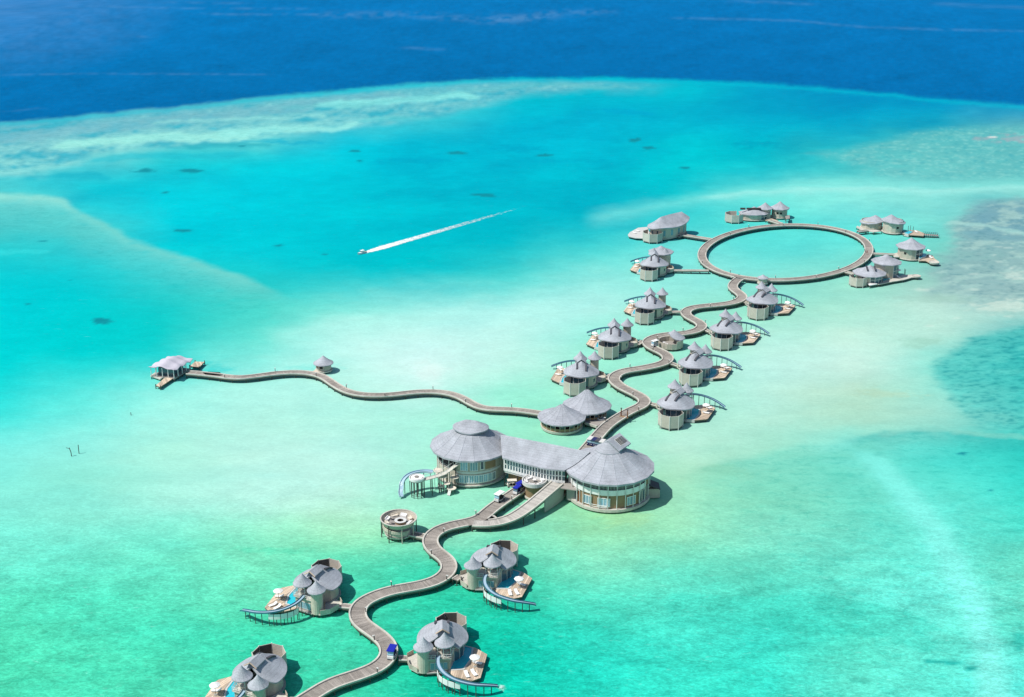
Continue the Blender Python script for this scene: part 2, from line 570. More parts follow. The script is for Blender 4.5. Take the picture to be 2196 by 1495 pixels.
    g1 = vnoise(PXg + 2.2 * PYg, PYg * 5.0, 64, 81, 6, 0.7)
    g2 = vnoise(PXg, PYg * 4.5, 10, 82, 3, 0.7)
    mix = np.clip((g1 - 0.5) * 3.2 + (g2 - 0.5) * 1.1 + 0.5, 0, 1)
    light = np.clip(rel * 1.5 - 0.35, 0, 1) * np.clip((1050 - PXg) / 400, 0.25, 1)
    lay(inr * (0.72 - 0.25 * light), (112, 188, 202))
    lay(inr * np.clip(light * 1.1, 0, 1) * sm((mix - 0.3) / 0.45) * 0.7, (150, 230, 222))
    lay(inr * sm((0.34 - mix) / 0.2) * 0.7, (28, 178, 200))
    lay(inr * sm((g2 - 0.62) / 0.08) * sm((g1 - 0.45) / 0.2) * 0.5, (172, 238, 230))
    lay(inr * sm((0.33 - g2) / 0.06) * 0.35, (60, 150, 172))
    weed = np.maximum(weed, inr * 0.7)
    band([(0, 292), (120, 282), (300, 262), (480, 246), (640, 228), (760, 214), (900, 203)], 16, (124, 190, 202), 0.55, below=20, soft=0.8)
    band([(90, 310), (230, 300), (300, 292), (460, 292), (560, 288)], 8, (160, 238, 226), 0.8, below=24, soft=0.9)
    band([(300, 266), (470, 260), (620, 252), (735, 246)], 5, (152, 230, 224), 0.6, soft=0.9)
    band([(440, 288), (600, 278), (720, 273), (800, 262)], 8, (152, 236, 228), 0.8, below=10, soft=0.9)
    band([(640, 232), (760, 222), (860, 213), (980, 207), (1060, 212)], 8, (138, 232, 228), 0.85, below=14, soft=0.9)
    band([(560, 232), (760, 228), (940, 205), (1100, 187), (1260, 184), (1400, 190)], 6, (105, 200, 205), 0.5, soft=0.9)
    band([(740, 262), (850, 254), (960, 256)], 9, (85, 205, 210), 0.5, wk=0.8, soft=0.9)
    band([(360, 320), (470, 310), (550, 305), (610, 312)], 9, (30, 172, 188), 0.6, soft=0.9)
    band([(170, 345), (280, 332), (420, 336), (560, 322)], 10, (30, 190, 206), 0.6, below=14, soft=0.9)
    band([(20, 386), (110, 378), (190, 372), (270, 386)], 9, (18, 178, 198), 0.6, below=16, soft=1.0)
    sfar = np.clip((480 - PYg) / 60, 0, 1)[..., None] * 0.75
    img = img * (1 - sfar) + blur(img, 1) * sfar
    img = img * (1 + (vnoise(PXg, PYg * 2.6, 6, 91, 2) - 0.5)[..., None] * 0.16 * inr[..., None])
    # lagoon: darker drifts of deeper water
    for (x, y, rx, ry, c, k) in [(1120, 318, 80, 14, (0, 165, 195), .6), (900, 345, 160, 9, (0, 170, 200), .5), (1180, 345, 150, 7, (0, 168, 198), .5),
                                 (1330, 240, 120, 12, (0, 165, 205), .5), (1000, 500, 240, 50, (0, 184, 198), .45), (1200, 400, 150, 30, (0, 180, 200), .45),
                                 (1640, 310, 120, 14, (0, 158, 185), .5), (560, 300, 120, 7, (0, 180, 205), .5), (640, 305, 90, 8, (0, 175, 205), .5)]:
        blob(x, y, rx, ry, c, k, 0.9)
    # inner sand bar on the left: a crisp outer lip, fading into weed and deeper water behind
    yc = np.interp(PXg + wx * 0.4, [0, 70, 135, 165, 220, 270, 400, 520, 590, 700], [424, 427, 434, 452, 482, 516, 560, 602, 628, 668])
    dd = PYg + wy * 0.6 - yc
    tail = sm((660 - PXg) / 160)
    rag = np.clip(0.55 + 0.9 * (1.2 - ns * 1.1), 0, 1)
    lay(np.where(dd < 0, sm(1 + dd / 15), np.exp(-np.maximum(dd, 0) / np.interp(PXg, [0, 200, 500], [24, 40, 46]))) * tail * 0.68 * rag, (128, 214, 202))
    lay(np.where(dd < 0, sm(1 + dd / 13), np.exp(-np.maximum(dd, 0) / 8)) * sm((190 - PXg) / 80) * 0.5, (160, 235, 222))
    lay(sm((dd - 8) / 20) * sm((95 - dd) / 60) * sm((330 - PXg) / 200) * 0.45 * rag, (92, 204, 200))
    weed = np.maximum(weed, sm((dd - 4) / 15) * sm((110 - dd) / 60) * tail * 0.6)
    band([(0, 545), (60, 542), (140, 540)], 10, (60, 220, 222), 0.4, soft=1.0)
    # sand spits
    band([(1240, 470), (1500, 424), (1700, 402), (1850, 398), (2000, 402), (2196, 396)], 26, (140, 238, 228), 0.5, below=34, soft=1.3, plain=True)
    band([(1480, 424), (1700, 409), (1850, 406), (2000, 410), (2196, 403)], 9, (178, 243, 233), 0.5, below=16, soft=1.3, plain=True)
    band([(560, 720), (740, 690), (900, 672), (1040, 668), (1180, 655)], 24, (192, 250, 240), 0.3, below=34, soft=1.6, plain=True)
    blob(920, 800, 60, 42, (226, 250, 244), 0.6, 1.0, .5)
    # the grey reef flat at the right edge
    up = sm((PXg + wx * 1.5 - np.interp(PYg, [230, 290, 330, 390], [2150, 1880, 1700, 1850])) / 120) * sm((PYg - 262) / 26) * sm((398 - PYg) / 30)
    lay(up * (0.35 + 0.6 * ns), (104, 192, 192))
    lay(up * sm((0.36 - g2) / 0.1) * 0.45, (48, 165, 180))
    lay(up * sm((g2 - 0.6) / 0.08) * 0.4, (150, 222, 214))
    blob(2160, 298, 110, 14, (160, 176, 186), 0.75, 1.0)
    blob(2128, 294, 14, 2.5, (235, 240, 235), 1.0, 0.6, 0.2)
    bx = np.interp(PYg, [415, 440, 480, 540, 600, 640, 690], [2120, 2060, 2020, 1985, 1960, 1990, 2080])
    rf = sm((PXg + wx * 1.6 - bx) / 70) * sm((PYg + wy - 418) / 22) * sm((690 - PYg) / 70)
    lay(rf * (0.7 + 0.3 * ns), (140, 182, 184))
    lay(rf * sm((545 - PYg) / 60) * sm((PXg - 2040) / 60) * (0.35 + 0.5 * (1 - ns)), (108, 162, 180))
    lay(rf * sm((0.40 - g2) / 0.1) * 0.55, (92, 148, 158))
    lay(rf * sm((ns - 0.6) / 0.2) * 0.45, (186, 226, 214))
    weed = np.maximum(weed, rf * 0.4)
    band([(2000, 478), (2110, 482), (2196, 502)], 7, (172, 222, 214), 0.6, soft=1.0)
    blob(2180, 590, 60, 24, (210, 234, 222), 0.6, 1.0)
    blob(2150, 655, 110, 30, (214, 236, 222), 0.6, 1.1)
    blob(2000, 640, 170, 18, (160, 205, 190), 0.5, 1.0)
    for (x, y, rx, ry) in [(2132, 547, 12, 3), (2142, 562, 13, 3), (2090, 588, 14, 4), (2140, 530, 20, 3), (2090, 620, 22, 6), (2052, 682, 12, 3), (1980, 620, 30, 5), (2165, 532, 30, 4), (1990, 700, 14, 3)]:
        blob(x, y, rx * 1.1, ry, (215, 238, 226), 0.42, 0.9, .8)
    blob(1980, 735, 80, 16, (160, 215, 195), 0.6, 0.8)
    # weed beds, lower right
    poly = [(2300, 690), (2196, 700), (2140, 708), (2075, 735), (2030, 765), (1998, 785), (2005, 812), (2040, 850), (2062, 880), (2090, 905), (2150, 925), (2300, 945)]
    inside = np.zeros_like(PXg, bool)
    qx, qy = PXg + wx * 0.25, PYg + wy * 0.5
    for i in range(len(poly)):
        (xa, ya), (xb, yb) = poly[i], poly[(i + 1) % len(poly)]
        if ya == yb:
            continue
        c = ((ya > qy) != (yb > qy)) & (qx < (xb - xa) * (qy - ya) / (yb - ya) + xa)
        inside ^= c
    m = blur(blur(inside.astype(float), 8), 6)
    m = np.clip((m * 1.5 - ns * 0.6) / 0.8, 0, 1)
    lay(m * np.clip(1.15 - np.clip((PYg - 760) / 200, 0, 0.7), 0, 1) * 0.72, (64, 192, 187))
    lay(m * sm((0.46 - g2) / 0.12) * 0.65, (34, 154, 160))
    lay(m * sm((ns - 0.55) / 0.3) * 0.5, (104, 220, 208))
    weed = np.maximum(weed, m * 1.0)
    edge2 = np.interp(PXg + wx * 0.4, [1100, 1300, 1464, 1560, 1660, 1780, 1870, 2010, 2090, 2196], [1150, 1075, 1000, 972, 955, 950, 926, 922, 936, 944])
    low = sm((PYg + wy * 0.8 - edge2) / 14)
    weed = np.maximum(weed, low * np.clip((PXg - 1350) / 500, 0, 0.75))
    dr = sm((PXg - 1780) / 120) * np.exp(-np.clip(PYg + wy - edge2 - 4, 0, 999) / 26) * sm((PYg + wy - edge2 + 4) / 10)
    lay(dr * (0.35 + 0.6 * (1 - ns)), (38, 182, 178))
    mg = sm((PXg - 1450) / 120) * sm((1980 - PXg) / 160) * sm((PYg + wy - edge2 - 6) / 20) * np.exp(-np.maximum(PYg - 1000, 0) / 110)
    lay(mg * (0.2 + 0.5 * (1 - ns)), (116, 212, 190))
    band([(1850, 935), (1980, 922), (2060, 930), (2196, 942)], 12, (140, 210, 194), 0.4, wk=0.7, soft=1.0)
    blob(1900, 845, 110, 22, (182, 218, 188), 0.6, 1.0)
    blob(1560, 1010, 110, 26, (140, 212, 180), 0.5, 1.0)
    # a pale channel running down to the right
    xs = np.interp(PYg, [940, 1000, 1060, 1140, 1300, 1400, 1520], [1820, 1880, 1940, 2010, 2090, 2118, 2140])
    hw = np.interp(PYg, [940, 1060, 1300, 1520], [30, 42, 42, 46])
    side = np.exp(-((np.abs(PXg + wx * 0.5 - xs) - 105) / 55) ** 2) * sm((PYg - 960) / 60)
    lay(side * 0.32 * (0.5 + 0.8 * (1 - ns)), (84, 212, 190))
    m = sm(1.25 - np.abs(PXg + wx * 0.5 - xs) / hw) * sm((PYg - 950) / 40)
    lay(m * (0.75 + 0.2 * ns), (132, 244, 230))
    weed = weed * (1 - 0.85 * np.clip(m, 0, 1))
    band([(1400, 1300), (1600, 1310), (1760, 1310), (1900, 1330), (2030, 1370)], 40, (60, 208, 186), 0.4, wk=1.0, below=60)
    blob(2030, 1420, 75, 5, (10, 175, 165), .8, .5); blob(2085, 1431, 15, 8, (10, 170, 160), .8, .5)
    blob(2185, 1375, 18, 32, (30, 185, 170), .6, .6)
    # soft shoals
    blob(1330, 1105, 110, 40, (172, 222, 160), 0.4, 1.0)
    blob(590, 1180, 110, 14, (70, 210, 170), 0.5, 0.9)
    blob(680, 790, 90, 12, (60, 222, 214), 0.3, 1.0); blob(455, 790, 70, 26, (30, 212, 210), 0.6, 1.0)
    weed = np.maximum(weed, sm((PYg - 1180) / 250) * 0.55)
    weed = np.maximum(weed, sm((x_left(PXg, 520)) / 300) * sm((PYg - 1050) / 200) * 0.35)
    # coral heads
    for (x, y, rx, ry) in [(312, 366, 42, 6), (412, 367, 34, 6), (358, 413, 13, 3.5), (388, 494, 33, 4.5), (597, 527, 13, 3), (700, 546, 15, 3.5), (216, 688, 32, 8),
                           (60, 651, 10, 3), (763, 325, 18, 4.5), (770, 345, 12, 3), (978, 329, 26, 4), (1040, 418, 42, 5), (150, 602, 9, 2.5), (1168, 333, 24, 4), (1362, 300, 20, 5),
                           (1392, 317, 20, 4), (2066, 974, 11, 4), (2125, 1052, 6, 4), (520, 312, 16, 3), (1470, 360, 14, 3), (95, 517, 16, 2)]:
        blob(x, y, rx, ry, (18, 140, 155), 0.85, 0.6, 0.8)
    # the drop-off into deep water
    ey = np.interp(PXg, EDGE_X, EDGE_Y) + (vnoise(PXg, PYg * 3, 40, 41) - 0.5) * 7 + (g2 - 0.5) * 4
    rim = np.exp(-((PYg - ey - 5) / 5.0) ** 2)
    lay(rim * 0.5, (0, 190, 214))
    deepf = 1 - sm((PYg - ey + 6) / 11)
    ty = np.clip((ey - PYg) / 190, 0, 1)[..., None]
    deep = np.array(srgb(0, 111, 174)) * (1 - ty) + np.array(srgb(0, 121, 189)) * ty  # lighter far out: sky reflection put into the colour
    sky_glint = np.clip(1 - (np.hypot(PXg / 420, (PYg + 20) / 190)), 0, 1)[..., None] * 0.55
    sky_glint = sky_glint * (0.35 + 1.3 * vnoise(PXg, PYg * 2.2, 16, 52, 3)[..., None])
    deep = deep * (1 - sky_glint) + np.array(srgb(86, 148, 208)) * sky_glint  # sky glint at the far left painted into the deep colour
    dg = (vnoise(PXg + PYg, PYg * 3.4, 70, 53, 4, 0.6) - 0.5) * 0.30 + (vnoise(PXg, PYg * 2.6, 8, 54, 2) - 0.5) * 0.22
    deep = deep * (1 + dg[..., None])
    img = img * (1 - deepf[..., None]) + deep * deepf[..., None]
    weed = weed * (1 - deepf)
    # wind slicks on the open sea
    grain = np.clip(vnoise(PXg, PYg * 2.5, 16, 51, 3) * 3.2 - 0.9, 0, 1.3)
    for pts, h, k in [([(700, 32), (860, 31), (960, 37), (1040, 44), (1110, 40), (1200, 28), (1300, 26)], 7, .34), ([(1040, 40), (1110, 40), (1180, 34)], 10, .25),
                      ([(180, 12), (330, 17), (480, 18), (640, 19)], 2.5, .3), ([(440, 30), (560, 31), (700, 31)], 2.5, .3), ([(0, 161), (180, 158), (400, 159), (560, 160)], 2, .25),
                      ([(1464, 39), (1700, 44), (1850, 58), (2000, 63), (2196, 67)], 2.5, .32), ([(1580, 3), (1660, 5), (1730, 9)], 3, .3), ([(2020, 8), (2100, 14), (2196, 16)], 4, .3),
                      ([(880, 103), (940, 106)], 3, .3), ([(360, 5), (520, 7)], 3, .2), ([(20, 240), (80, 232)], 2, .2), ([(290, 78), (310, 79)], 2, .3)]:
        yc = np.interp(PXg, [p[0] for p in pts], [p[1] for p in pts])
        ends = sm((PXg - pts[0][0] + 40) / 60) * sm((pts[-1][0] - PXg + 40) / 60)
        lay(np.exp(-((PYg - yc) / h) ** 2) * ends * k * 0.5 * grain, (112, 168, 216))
    return img, weed


def x_left(a, x):
    return x - a


def sample(img, px, py):
    u = np.clip((px - X0) / STEP - 0.5, 0, IW - 1.001)
    v = np.clip((py - Y0) / STEP - 0.5, 0, IH - 1.001)
    i, j = np.floor(u).astype(int), np.floor(v).astype(int)
    fu, fv = u - i, v - j
    if img.ndim == 3:
        fu, fv = fu[..., None], fv[..., None]
    return (img[j, i] * (1 - fu) + img[j, i + 1] * fu) * (1 - fv) + (img[j + 1, i] * (1 - fu) + img[j + 1, i + 1] * fu) * fv


def build_sea():
    img, weed = sea_chart()
    ys = [-400.0, -100.0, 60.0, 150.0, 200.0]
    while ys[-1] < 30000:
        d = ys[-1]
        ys.append(d + max(0.7, 3.8e-6 * d * d))
    ys = np.array(ys)
    xin = np.arange(-470, 470.1, 1.3)
    ext = 470 + np.cumsum(4.0 * 1.16 ** np.arange(46))
    xs = np.r_[-ext[::-1], xin, ext]
    XX, YY = np.meshgrid(xs, ys)
    # where the chart was surveyed from
    dz = -CAM_H
    depth = YY * CP - dz * SP
    depth = np.maximum(depth, 20)
    up = YY * SP + dz * CP
    px = PW / 2 + FPX * XX / depth
    py = PH / 2 - FPX * up / depth
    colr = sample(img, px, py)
    wd = sample(weed, px, py)
    IRR = np.array(SEA_LIGHT)
    base = np.clip(colr / IRR, 0.0, 0.92)
    nv = XX.size
    chop = np.clip((py - 1020) / 260, 0, 1)
    chop = np.where(py < 240, 0.25, 0.25 + 0.75 * chop)
    co = np.stack([XX, YY, np.zeros_like(XX)], -1).reshape(-1, 3)
    ny, nx = XX.shape
    idx = np.arange(nv).reshape(ny, nx)
    quads = np.stack([idx[:-1, :-1], idx[:-1, 1:], idx[1:, 1:], idx[1:, :-1]], -1).reshape(-1, 4)
    me = bpy.data.meshes.new('sea')
    me.vertices.add(nv)
    me.vertices.foreach_set('co', co.ravel())
    me.loops.add(quads.size)
    me.loops.foreach_set('vertex_index', quads.ravel())
    me.polygons.add(len(quads))
    me.polygons.foreach_set('loop_start', np.arange(0, quads.size, 4))
    me.polygons.foreach_set('loop_total', np.full(len(quads), 4))
    me.update(calc_edges=True)
    at = me.color_attributes.new('bed', 'FLOAT_COLOR', 'POINT')
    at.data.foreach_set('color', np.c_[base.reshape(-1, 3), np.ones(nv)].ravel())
    aw = me.attributes.new('weed', 'FLOAT', 'POINT')
    aw.data.foreach_set('value', wd.ravel())
    ac = me.attributes.new('chop', 'FLOAT', 'POINT')
    ac.data.foreach_set('value', chop.ravel())
    me.materials.append(sea_material())
    me.polygons.foreach_set('use_smooth', np.ones(len(quads), bool))
    o = link('sea', me)
    tag(o, 'turquoise lagoon shading from pale sand shallows to deep blue open sea', 'sea', kind='structure')
    return o


def sea_material():
    m, nt, b = node_mat('lagoon_water', 0.5, 0.0)
    N, L = nt.nodes, nt.links
    geo = N.new('ShaderNodeNewGeometry')
    bed = N.new('ShaderNodeVertexColor'); bed.layer_name = 'bed'
    weed = N.new('ShaderNodeAttribute'); weed.attribute_name = 'weed'

    def noise(sx, sy, det, rough=0.6, dist=0.0):
        mp = N.new('ShaderNodeMapping'); mp.inputs['Scale'].default_value = (sx, sy, 1)
        mp.inputs['Rotation'].default_value = (0, 0, D2R(8))
        L.new(geo.outputs['Position'], mp.inputs['Vector'])
        n = N.new('ShaderNodeTexNoise')
        n.inputs['Scale'].default_value = 1.0; n.inputs['Detail'].default_value = det
        n.inputs['Roughness'].default_value = rough; n.inputs['Distortion'].default_value = dist
        L.new(mp.outputs[0], n.inputs['Vector'])
        return n.outputs['Fac']

    def rng(sock, a, bb, lo, hi, smooth=True):
        r = N.new('ShaderNodeMapRange')
        if smooth:
            r.interpolation_type = 'SMOOTHSTEP'
        r.inputs['From Min'].default_value = a; r.inputs['From Max'].default_value = bb
        r.inputs['To Min'].default_value = lo; r.inputs['To Max'].default_value = hi
        L.new(sock, r.inputs['Value'])
        return r.outputs[0]

    def math2(op, a, bsock):
        x = N.new('ShaderNodeMath'); x.operation = op
        for i, s in enumerate((a, bsock)):
            if isinstance(s, (int, float)):
                x.inputs[i].default_value = s
            else:
                L.new(s, x.inputs[i])
        return x.outputs[0]
    ripple = noise(0.62, 1.05, 6, 0.7, 0.8)
    swell = noise(0.10, 0.16, 4, 0.6, 0.4)
    drift = noise(0.018, 0.03, 5, 0.62, 0.8)
    patch = noise(0.20, 0.34, 8, 0.76, 0.5)
    f = math2('MULTIPLY', rng(ripple, 0.3, 0.7, 0.82, 1.18), rng(swell, 0.3, 0.7, 0.86, 1.14))
    f = math2('MULTIPLY', f, rng(drift, 0.3, 0.7, 0.965, 1.035))
    chop = N.new('ShaderNodeAttribute'); chop.attribute_name = 'chop'
    fil = noise(0.42, 0.85, 3, 0.55, 1.2)
    fil = math2('ABSOLUTE', math2('SUBTRACT', fil, 0.5), 0.0)
    fil = rng(fil, 0.0, 0.07, 0.17, -0.04)  # caustic-like light filaments painted into the water colour
    f = math2('ADD', f, fil)
    f = math2('ADD', math2('MULTIPLY', math2('SUBTRACT', f, 1.0), chop.outputs['Fac']), 1.0)
    # weed: dark tufts where the chart says weed grows
    tuft = rng(patch, 0.48, 0.66, 0.0, 1.0)
    tuft = math2('MULTIPLY', tuft, weed.outputs['Fac'])
    tuft = math2('MULTIPLY', tuft, 0.62)
    sc = N.new('ShaderNodeVectorMath'); sc.operation = 'SCALE'
    L.new(bed.outputs['Color'], sc.inputs[0]); L.new(f, sc.inputs['Scale'])
    mul = N.new('ShaderNodeVectorMath'); mul.operation = 'MULTIPLY'
    L.new(sc.outputs[0], mul.inputs[0]); mul.inputs[1].default_value = (0.35, 0.72, 0.74)
    mx = N.new('ShaderNodeMix'); mx.data_type = 'RGBA'
    L.new(tuft, mx.inputs['Factor'])
    L.new(sc.outputs[0], mx.inputs['A']); L.new(mul.outputs[0], mx.inputs['B'])
    # a few bright ripple crests
    crest = rng(noise(0.30, 0.95, 4, 0.7, 0.5), 0.60, 0.78, 0.0, 0.30)
    crest = math2('MULTIPLY', crest, chop.outputs['Fac'])
    mx2 = N.new('ShaderNodeMix'); mx2.data_type = 'RGBA'
    L.new(crest, mx2.inputs['Factor']); L.new(mx.outputs['Result'], mx2.inputs['A'])
    mx2.inputs['B'].default_value = (0.42, 0.80, 0.72, 1)
    L.new(mx2.outputs['Result'], b.inputs['Base Color'])
    bp = N.new('ShaderNodeBump'); bp.inputs['Strength'].default_value = 0.25; bp.inputs['Distance'].default_value = 0.25
    L.new(ripple, bp.inputs['Height']); L.new(bp.outputs[0], b.inputs['Normal'])
    # a thin sky sheen over the body colour
    gl = N.new('ShaderNodeBsdfGlossy'); gl.inputs['Roughness'].default_value = 0.25
    L.new(bp.outputs[0], gl.inputs['Normal'])
    fr = N.new('ShaderNodeFresnel'); fr.inputs['IOR'].default_value = 1.33
    sheen = math2('MULTIPLY', fr.outputs[0], 0.03)
    ms = N.new('ShaderNodeMixShader')
    L.new(sheen, ms.inputs[0]); L.new(b.outputs[0], ms.inputs[1]); L.new(gl.outputs[0], ms.inputs[2])
    L.new(ms.outputs[0], nt.nodes['Material Output'].inputs['Surface'])
    return m


SEA_LIGHT = (1.41, 1.45, 1.50)
build_sea()


# ------------------------------------------------------------ jetties
def oriented_box_mesh(name, mat, d):
    return MB().box((0, 0, 0), d).mesh(name, mat)


PILE_ME = MB().lathe([(0.0, -3.0), (0.15, -3.0), (0.15, 0.0), (0.0, 0.0)], 8).mesh('pile', M['pile'])


def jetty(name, label, path, width, parapet=0.28, pile_step=4.0, closed=False, kind='structure', cat='jetty', parent=None, piles=True, deck='deck', thick=0.42, group=None, cut=()):
    """A boarded walkway carried on piles: cross planks, bleached kerbs, edge beams, piles in pairs."""
    path = np.array(path, float)
    P = resample(path, 1.0, closed)
    root = thing(name, (0, 0, 0), label, cat, group, kind=kind)
    d = np.r_[0, np.cumsum(np.linalg.norm(np.diff(P[:, :2], axis=0), axis=1))]
    L = d[-1]

    def at(s):
        s = min(max(s, 0), L)
        return np.array([np.interp(s, d, P[:, j]) for j in range(3)])
    hw = width / 2 - 0.32
    pl = MB()
    rnd = random.Random(len(label))
    s = 0.0
    wob = 1.0
    while s < L - 0.1:
        e = min(s + 0.42, L)
        p, q = at(s), at(e)
        t = at(e + 0.3) - at(s - 0.3)
        t = t[:2] / (np.linalg.norm(t[:2]) + 1e-9)
        n = np.array([-t[1], t[0]])
        t2 = at(e + 0.7) - at(e - 0.3)
        t2 = t2[:2] / (np.linalg.norm(t2[:2]) + 1e-9)
        n2 = np.array([-t2[1], t2[0]])
        z0, z1 = p[2], q[2]
        a, b = p[:2] + n * hw, p[:2] - n * hw
        q = p + (q - p) * 0.93
        c, dd = q[:2] - n2 * hw, q[:2] + n2 * hw
        if rnd.random() < 0.04:
            wob = rnd.uniform(0.9, 1.1)
        pl.tone = wob * rnd.uniform(0.84, 1.16)
        vs = [(a[0], a[1], z0), (b[0], b[1], z0), (c[0], c[1], z1), (dd[0], dd[1], z1)]
        vs = [(v[0], v[1], v[2] - 0.07) for v in vs] + vs
        pl.add(vs, [(0, 3, 2, 1), (4, 5, 6, 7), (0, 1, 5, 4), (1, 2, 6, 5), (2, 3, 7, 6), (3, 0, 4, 7)])
        s = e
    pl.build('plank', M[deck], root, kind='stuff')
    pts = [tuple(p) for p in P]
    if closed:
        pts = pts + [pts[1]]
    h = width / 2
    for sg in (1, -1):
        runs, cur = [], []
        for i, p in enumerate(pts):
            a_, b_ = pts[max(i - 1, 0)], pts[min(i + 1, len(pts) - 1)]
            tx, ty = b_[0] - a_[0], b_[1] - a_[1]
            l_ = math.hypot(tx, ty) or 1
            kx, ky = p[0] - ty / l_ * sg * (h - 0.2), p[1] + tx / l_ * sg * (h - 0.2)
            hit = any(np.min(np.hypot(cp[:, 0] - kx, cp[:, 1] - ky)) < cw for cp, cw in cut)
            if hit:
                if len(cur) > 1:
                    runs.append(cur)
                cur = []
            else:
                cur.append((i, p))
        if len(cur) > 1:
            runs.append(cur)
        for run in runs:
            rp = [p for _, p in run]
            MB().sweep(rp, [(sg * (h - 0.38), -0.10), (sg * (h - 0.38), parapet), (sg * h, parapet), (sg * h, -0.10)]).build('kerb', M['kerb'], root)
            MB().sweep(rp, [(sg * (h - 0.30), -0.10 - thick), (sg * (h - 0.30), -0.11), (sg * (h - 0.04), -0.11), (sg * (h - 0.04), -0.10 - thick)]).build('edge_beam', M['beam'], root)
    MB().sweep(pts, [(h - 0.45, -0.16), (h - 0.45, -0.10), (-h + 0.45, -0.10), (-h + 0.45, -0.16)]).build('underboard', M['beam'], root)
    if piles:
        k = max(1, int(L / pile_step))
        for i in range(k + (0 if closed else 1)):
            p = at(i * L / k)
            t = at(i * L / k + 0.5) - at(i * L / k - 0.5)
            t = t[:2] / (np.linalg.norm(t[:2]) + 1e-9)
            for sg in (1, -1):
                link('pile', PILE_ME, root, (p[0] - t[1] * sg * (h - 0.35), p[1] + t[0] * sg * (h - 0.35), p[2] - 0.16))
    return root, at, L


def wpath(zf, pts, z=1.6, step=0.8, smooth=6, closed=False):
    w = [zf(p[0], p[1], p[2] if len(p) > 2 else z) for p in pts]
    c = catmull(w, step, closed)
    c = resample(c, 1.0, closed)
    return c if closed else smooth_path(c, smooth)


zs = Z(600, 1100, 3.785)
south_pts = [(60, 1640), (150, 1550), (265, 1482), (400, 1397), (603, 1328), (775, 1265), (868, 1190), (892, 1115), (848, 1032), (742, 953), (645, 880), (627, 800),
             (662, 735), (768, 678), (905, 633), (1050, 608), (1200, 578), (1315, 530), (1378, 455), (1355, 378), (1262, 312), (1217, 245),
             (1232, 182), (1318, 126), (1420, 98)]
w1 = [zs(x, y, 1.6) for x, y in south_pts]
zj = Z(840, 960, 5.49)
fork_lower = [zj(x, y, 1.6) for x, y in [(1010, 855), (1120, 770), (1210, 698), (1310, 628), (1420, 553), (1500, 500), (1570, 452)]]
south = smooth_path(resample(catmull(w1 + fork_lower, 0.8), 1.0), 6)
ramp_pts = [zj(x, y, z) for x, y, z in [(960, 888, 1.63), (1080, 897, 1.63), (1250, 880, 1.75), (1420, 826, 2.3), (1600, 708, 3.15), (1780, 560, 4.1), (1900, 458, 4.65), (1950, 415, 4.7)]]
ramp = smooth_path(resample(catmull(ramp_pts, 0.8), 1.0), 4)
jetty('boardwalk', 'winding grey boardwalk from the bottom edge to the large hall', south, 3.95, cut=[(ramp, 1.75)])
ramp_root, ramp_at, ramp_len = jetty('boardwalk', 'sloping boardwalk ramp climbing from the jetty fork to the hall doors', ramp, 3.7, pile_step=4.0, deck='paledeck', cut=[(south, 1.95)])
wedge = [zj(x, y, 1.57) for x, y in [(1010, 835), (1120, 790), (1180, 806), (1232, 838), (1235, 868), (1120, 885), (1010, 880)]]
MB().prism([(p.x, p.y) for p in wedge], 1.4, 1.575).build('fork_deck', M['deck'], ramp_root)
wb = [zj(x, y, 1.57) for x, y in [(1172, 802), (1205, 812), (1238, 842)]]
MB().sweep([tuple(p) for p in wb], [(-0.2, -0.5), (-0.2, 0.28), (0.2, 0.28), (0.2, -0.5)]).build('kerb', M['kerb'], ramp_root)

zn = Z(1220, 580, 3.7375)
north_pts = [(120, 1455), (165, 1405), (215, 1345), (258, 1295), (315, 1238), (402, 1178), (488, 1128), (585, 1085), (612, 1046), (578, 1012), (500, 972), (415, 930), (358, 880),
             (374, 838), (442, 808), (560, 790), (685, 766), (776, 737), (797, 702), (765, 664), (702, 636), (643, 604), (628, 572), (680, 537), (790, 515), (910, 507),
             (1005, 490), (1066, 455), (1048, 418), (982, 385), (935, 350), (946, 318), (1010, 296), (1120, 283), (1250, 271), (1345, 250), (1394, 216), (1366, 182), (1314, 143),
             (1318, 108), (1348, 78), (1368, 66)]
north = wpath(zn, north_pts)


zr = Z(1320, 420, 3.786)
ring_img = [(700, 490), (715, 435), (812, 363), (955, 297), (1150, 256), (1400, 240), (1530, 241), (1700, 252), (1845, 282), (1975, 333), (2043, 393), (2058, 450), (2022, 512),
            (1900, 584), (1705, 643), (1500, 674), (1400, 680), (1250, 686), (1050, 668), (905, 630), (800, 590), (730, 552)]
rw = np.array([zr(x, y, 1.6) for x, y in ring_img])
A = np.c_[rw[:, 0] ** 2, rw[:, 0] * rw[:, 1], rw[:, 1] ** 2, rw[:, 0], rw[:, 1]]
mu = rw[:, :2].mean(0)
q = (rw[:, :2] - mu) / 50.0
A = np.c_[q[:, 0] ** 2, q[:, 0] * q[:, 1], q[:, 1] ** 2, q[:, 0], q[:, 1]]
sol = np.linalg.lstsq(A, np.ones(len(q)), rcond=None)[0]
QA = np.array([[sol[0], sol[1] / 2], [sol[1] / 2, sol[2]]])
c0 = -0.5 * np.linalg.solve(QA, sol[3:5])
kk = 1 + c0 @ QA @ c0
ev, evec = np.linalg.eigh(QA / kk)
th = np.linspace(0, 2 * math.pi, 181)[:-1]
ell = (evec @ (np.stack([np.cos(th), np.sin(th)]) / np.sqrt(ev)[:, None])).T + c0
RING = np.c_[ell * 50.0 + mu, np.full(len(th), 1.6)]
RING_C = Vector((c0[0] * 50 + mu[0], c0[1] * 50 + mu[1], 0))
jetty('boardwalk', 'large oval boardwalk ring enclosing a pool of lagoon among the far villas', RING, 3.6, closed=True, cut=[(north, 1.6)])
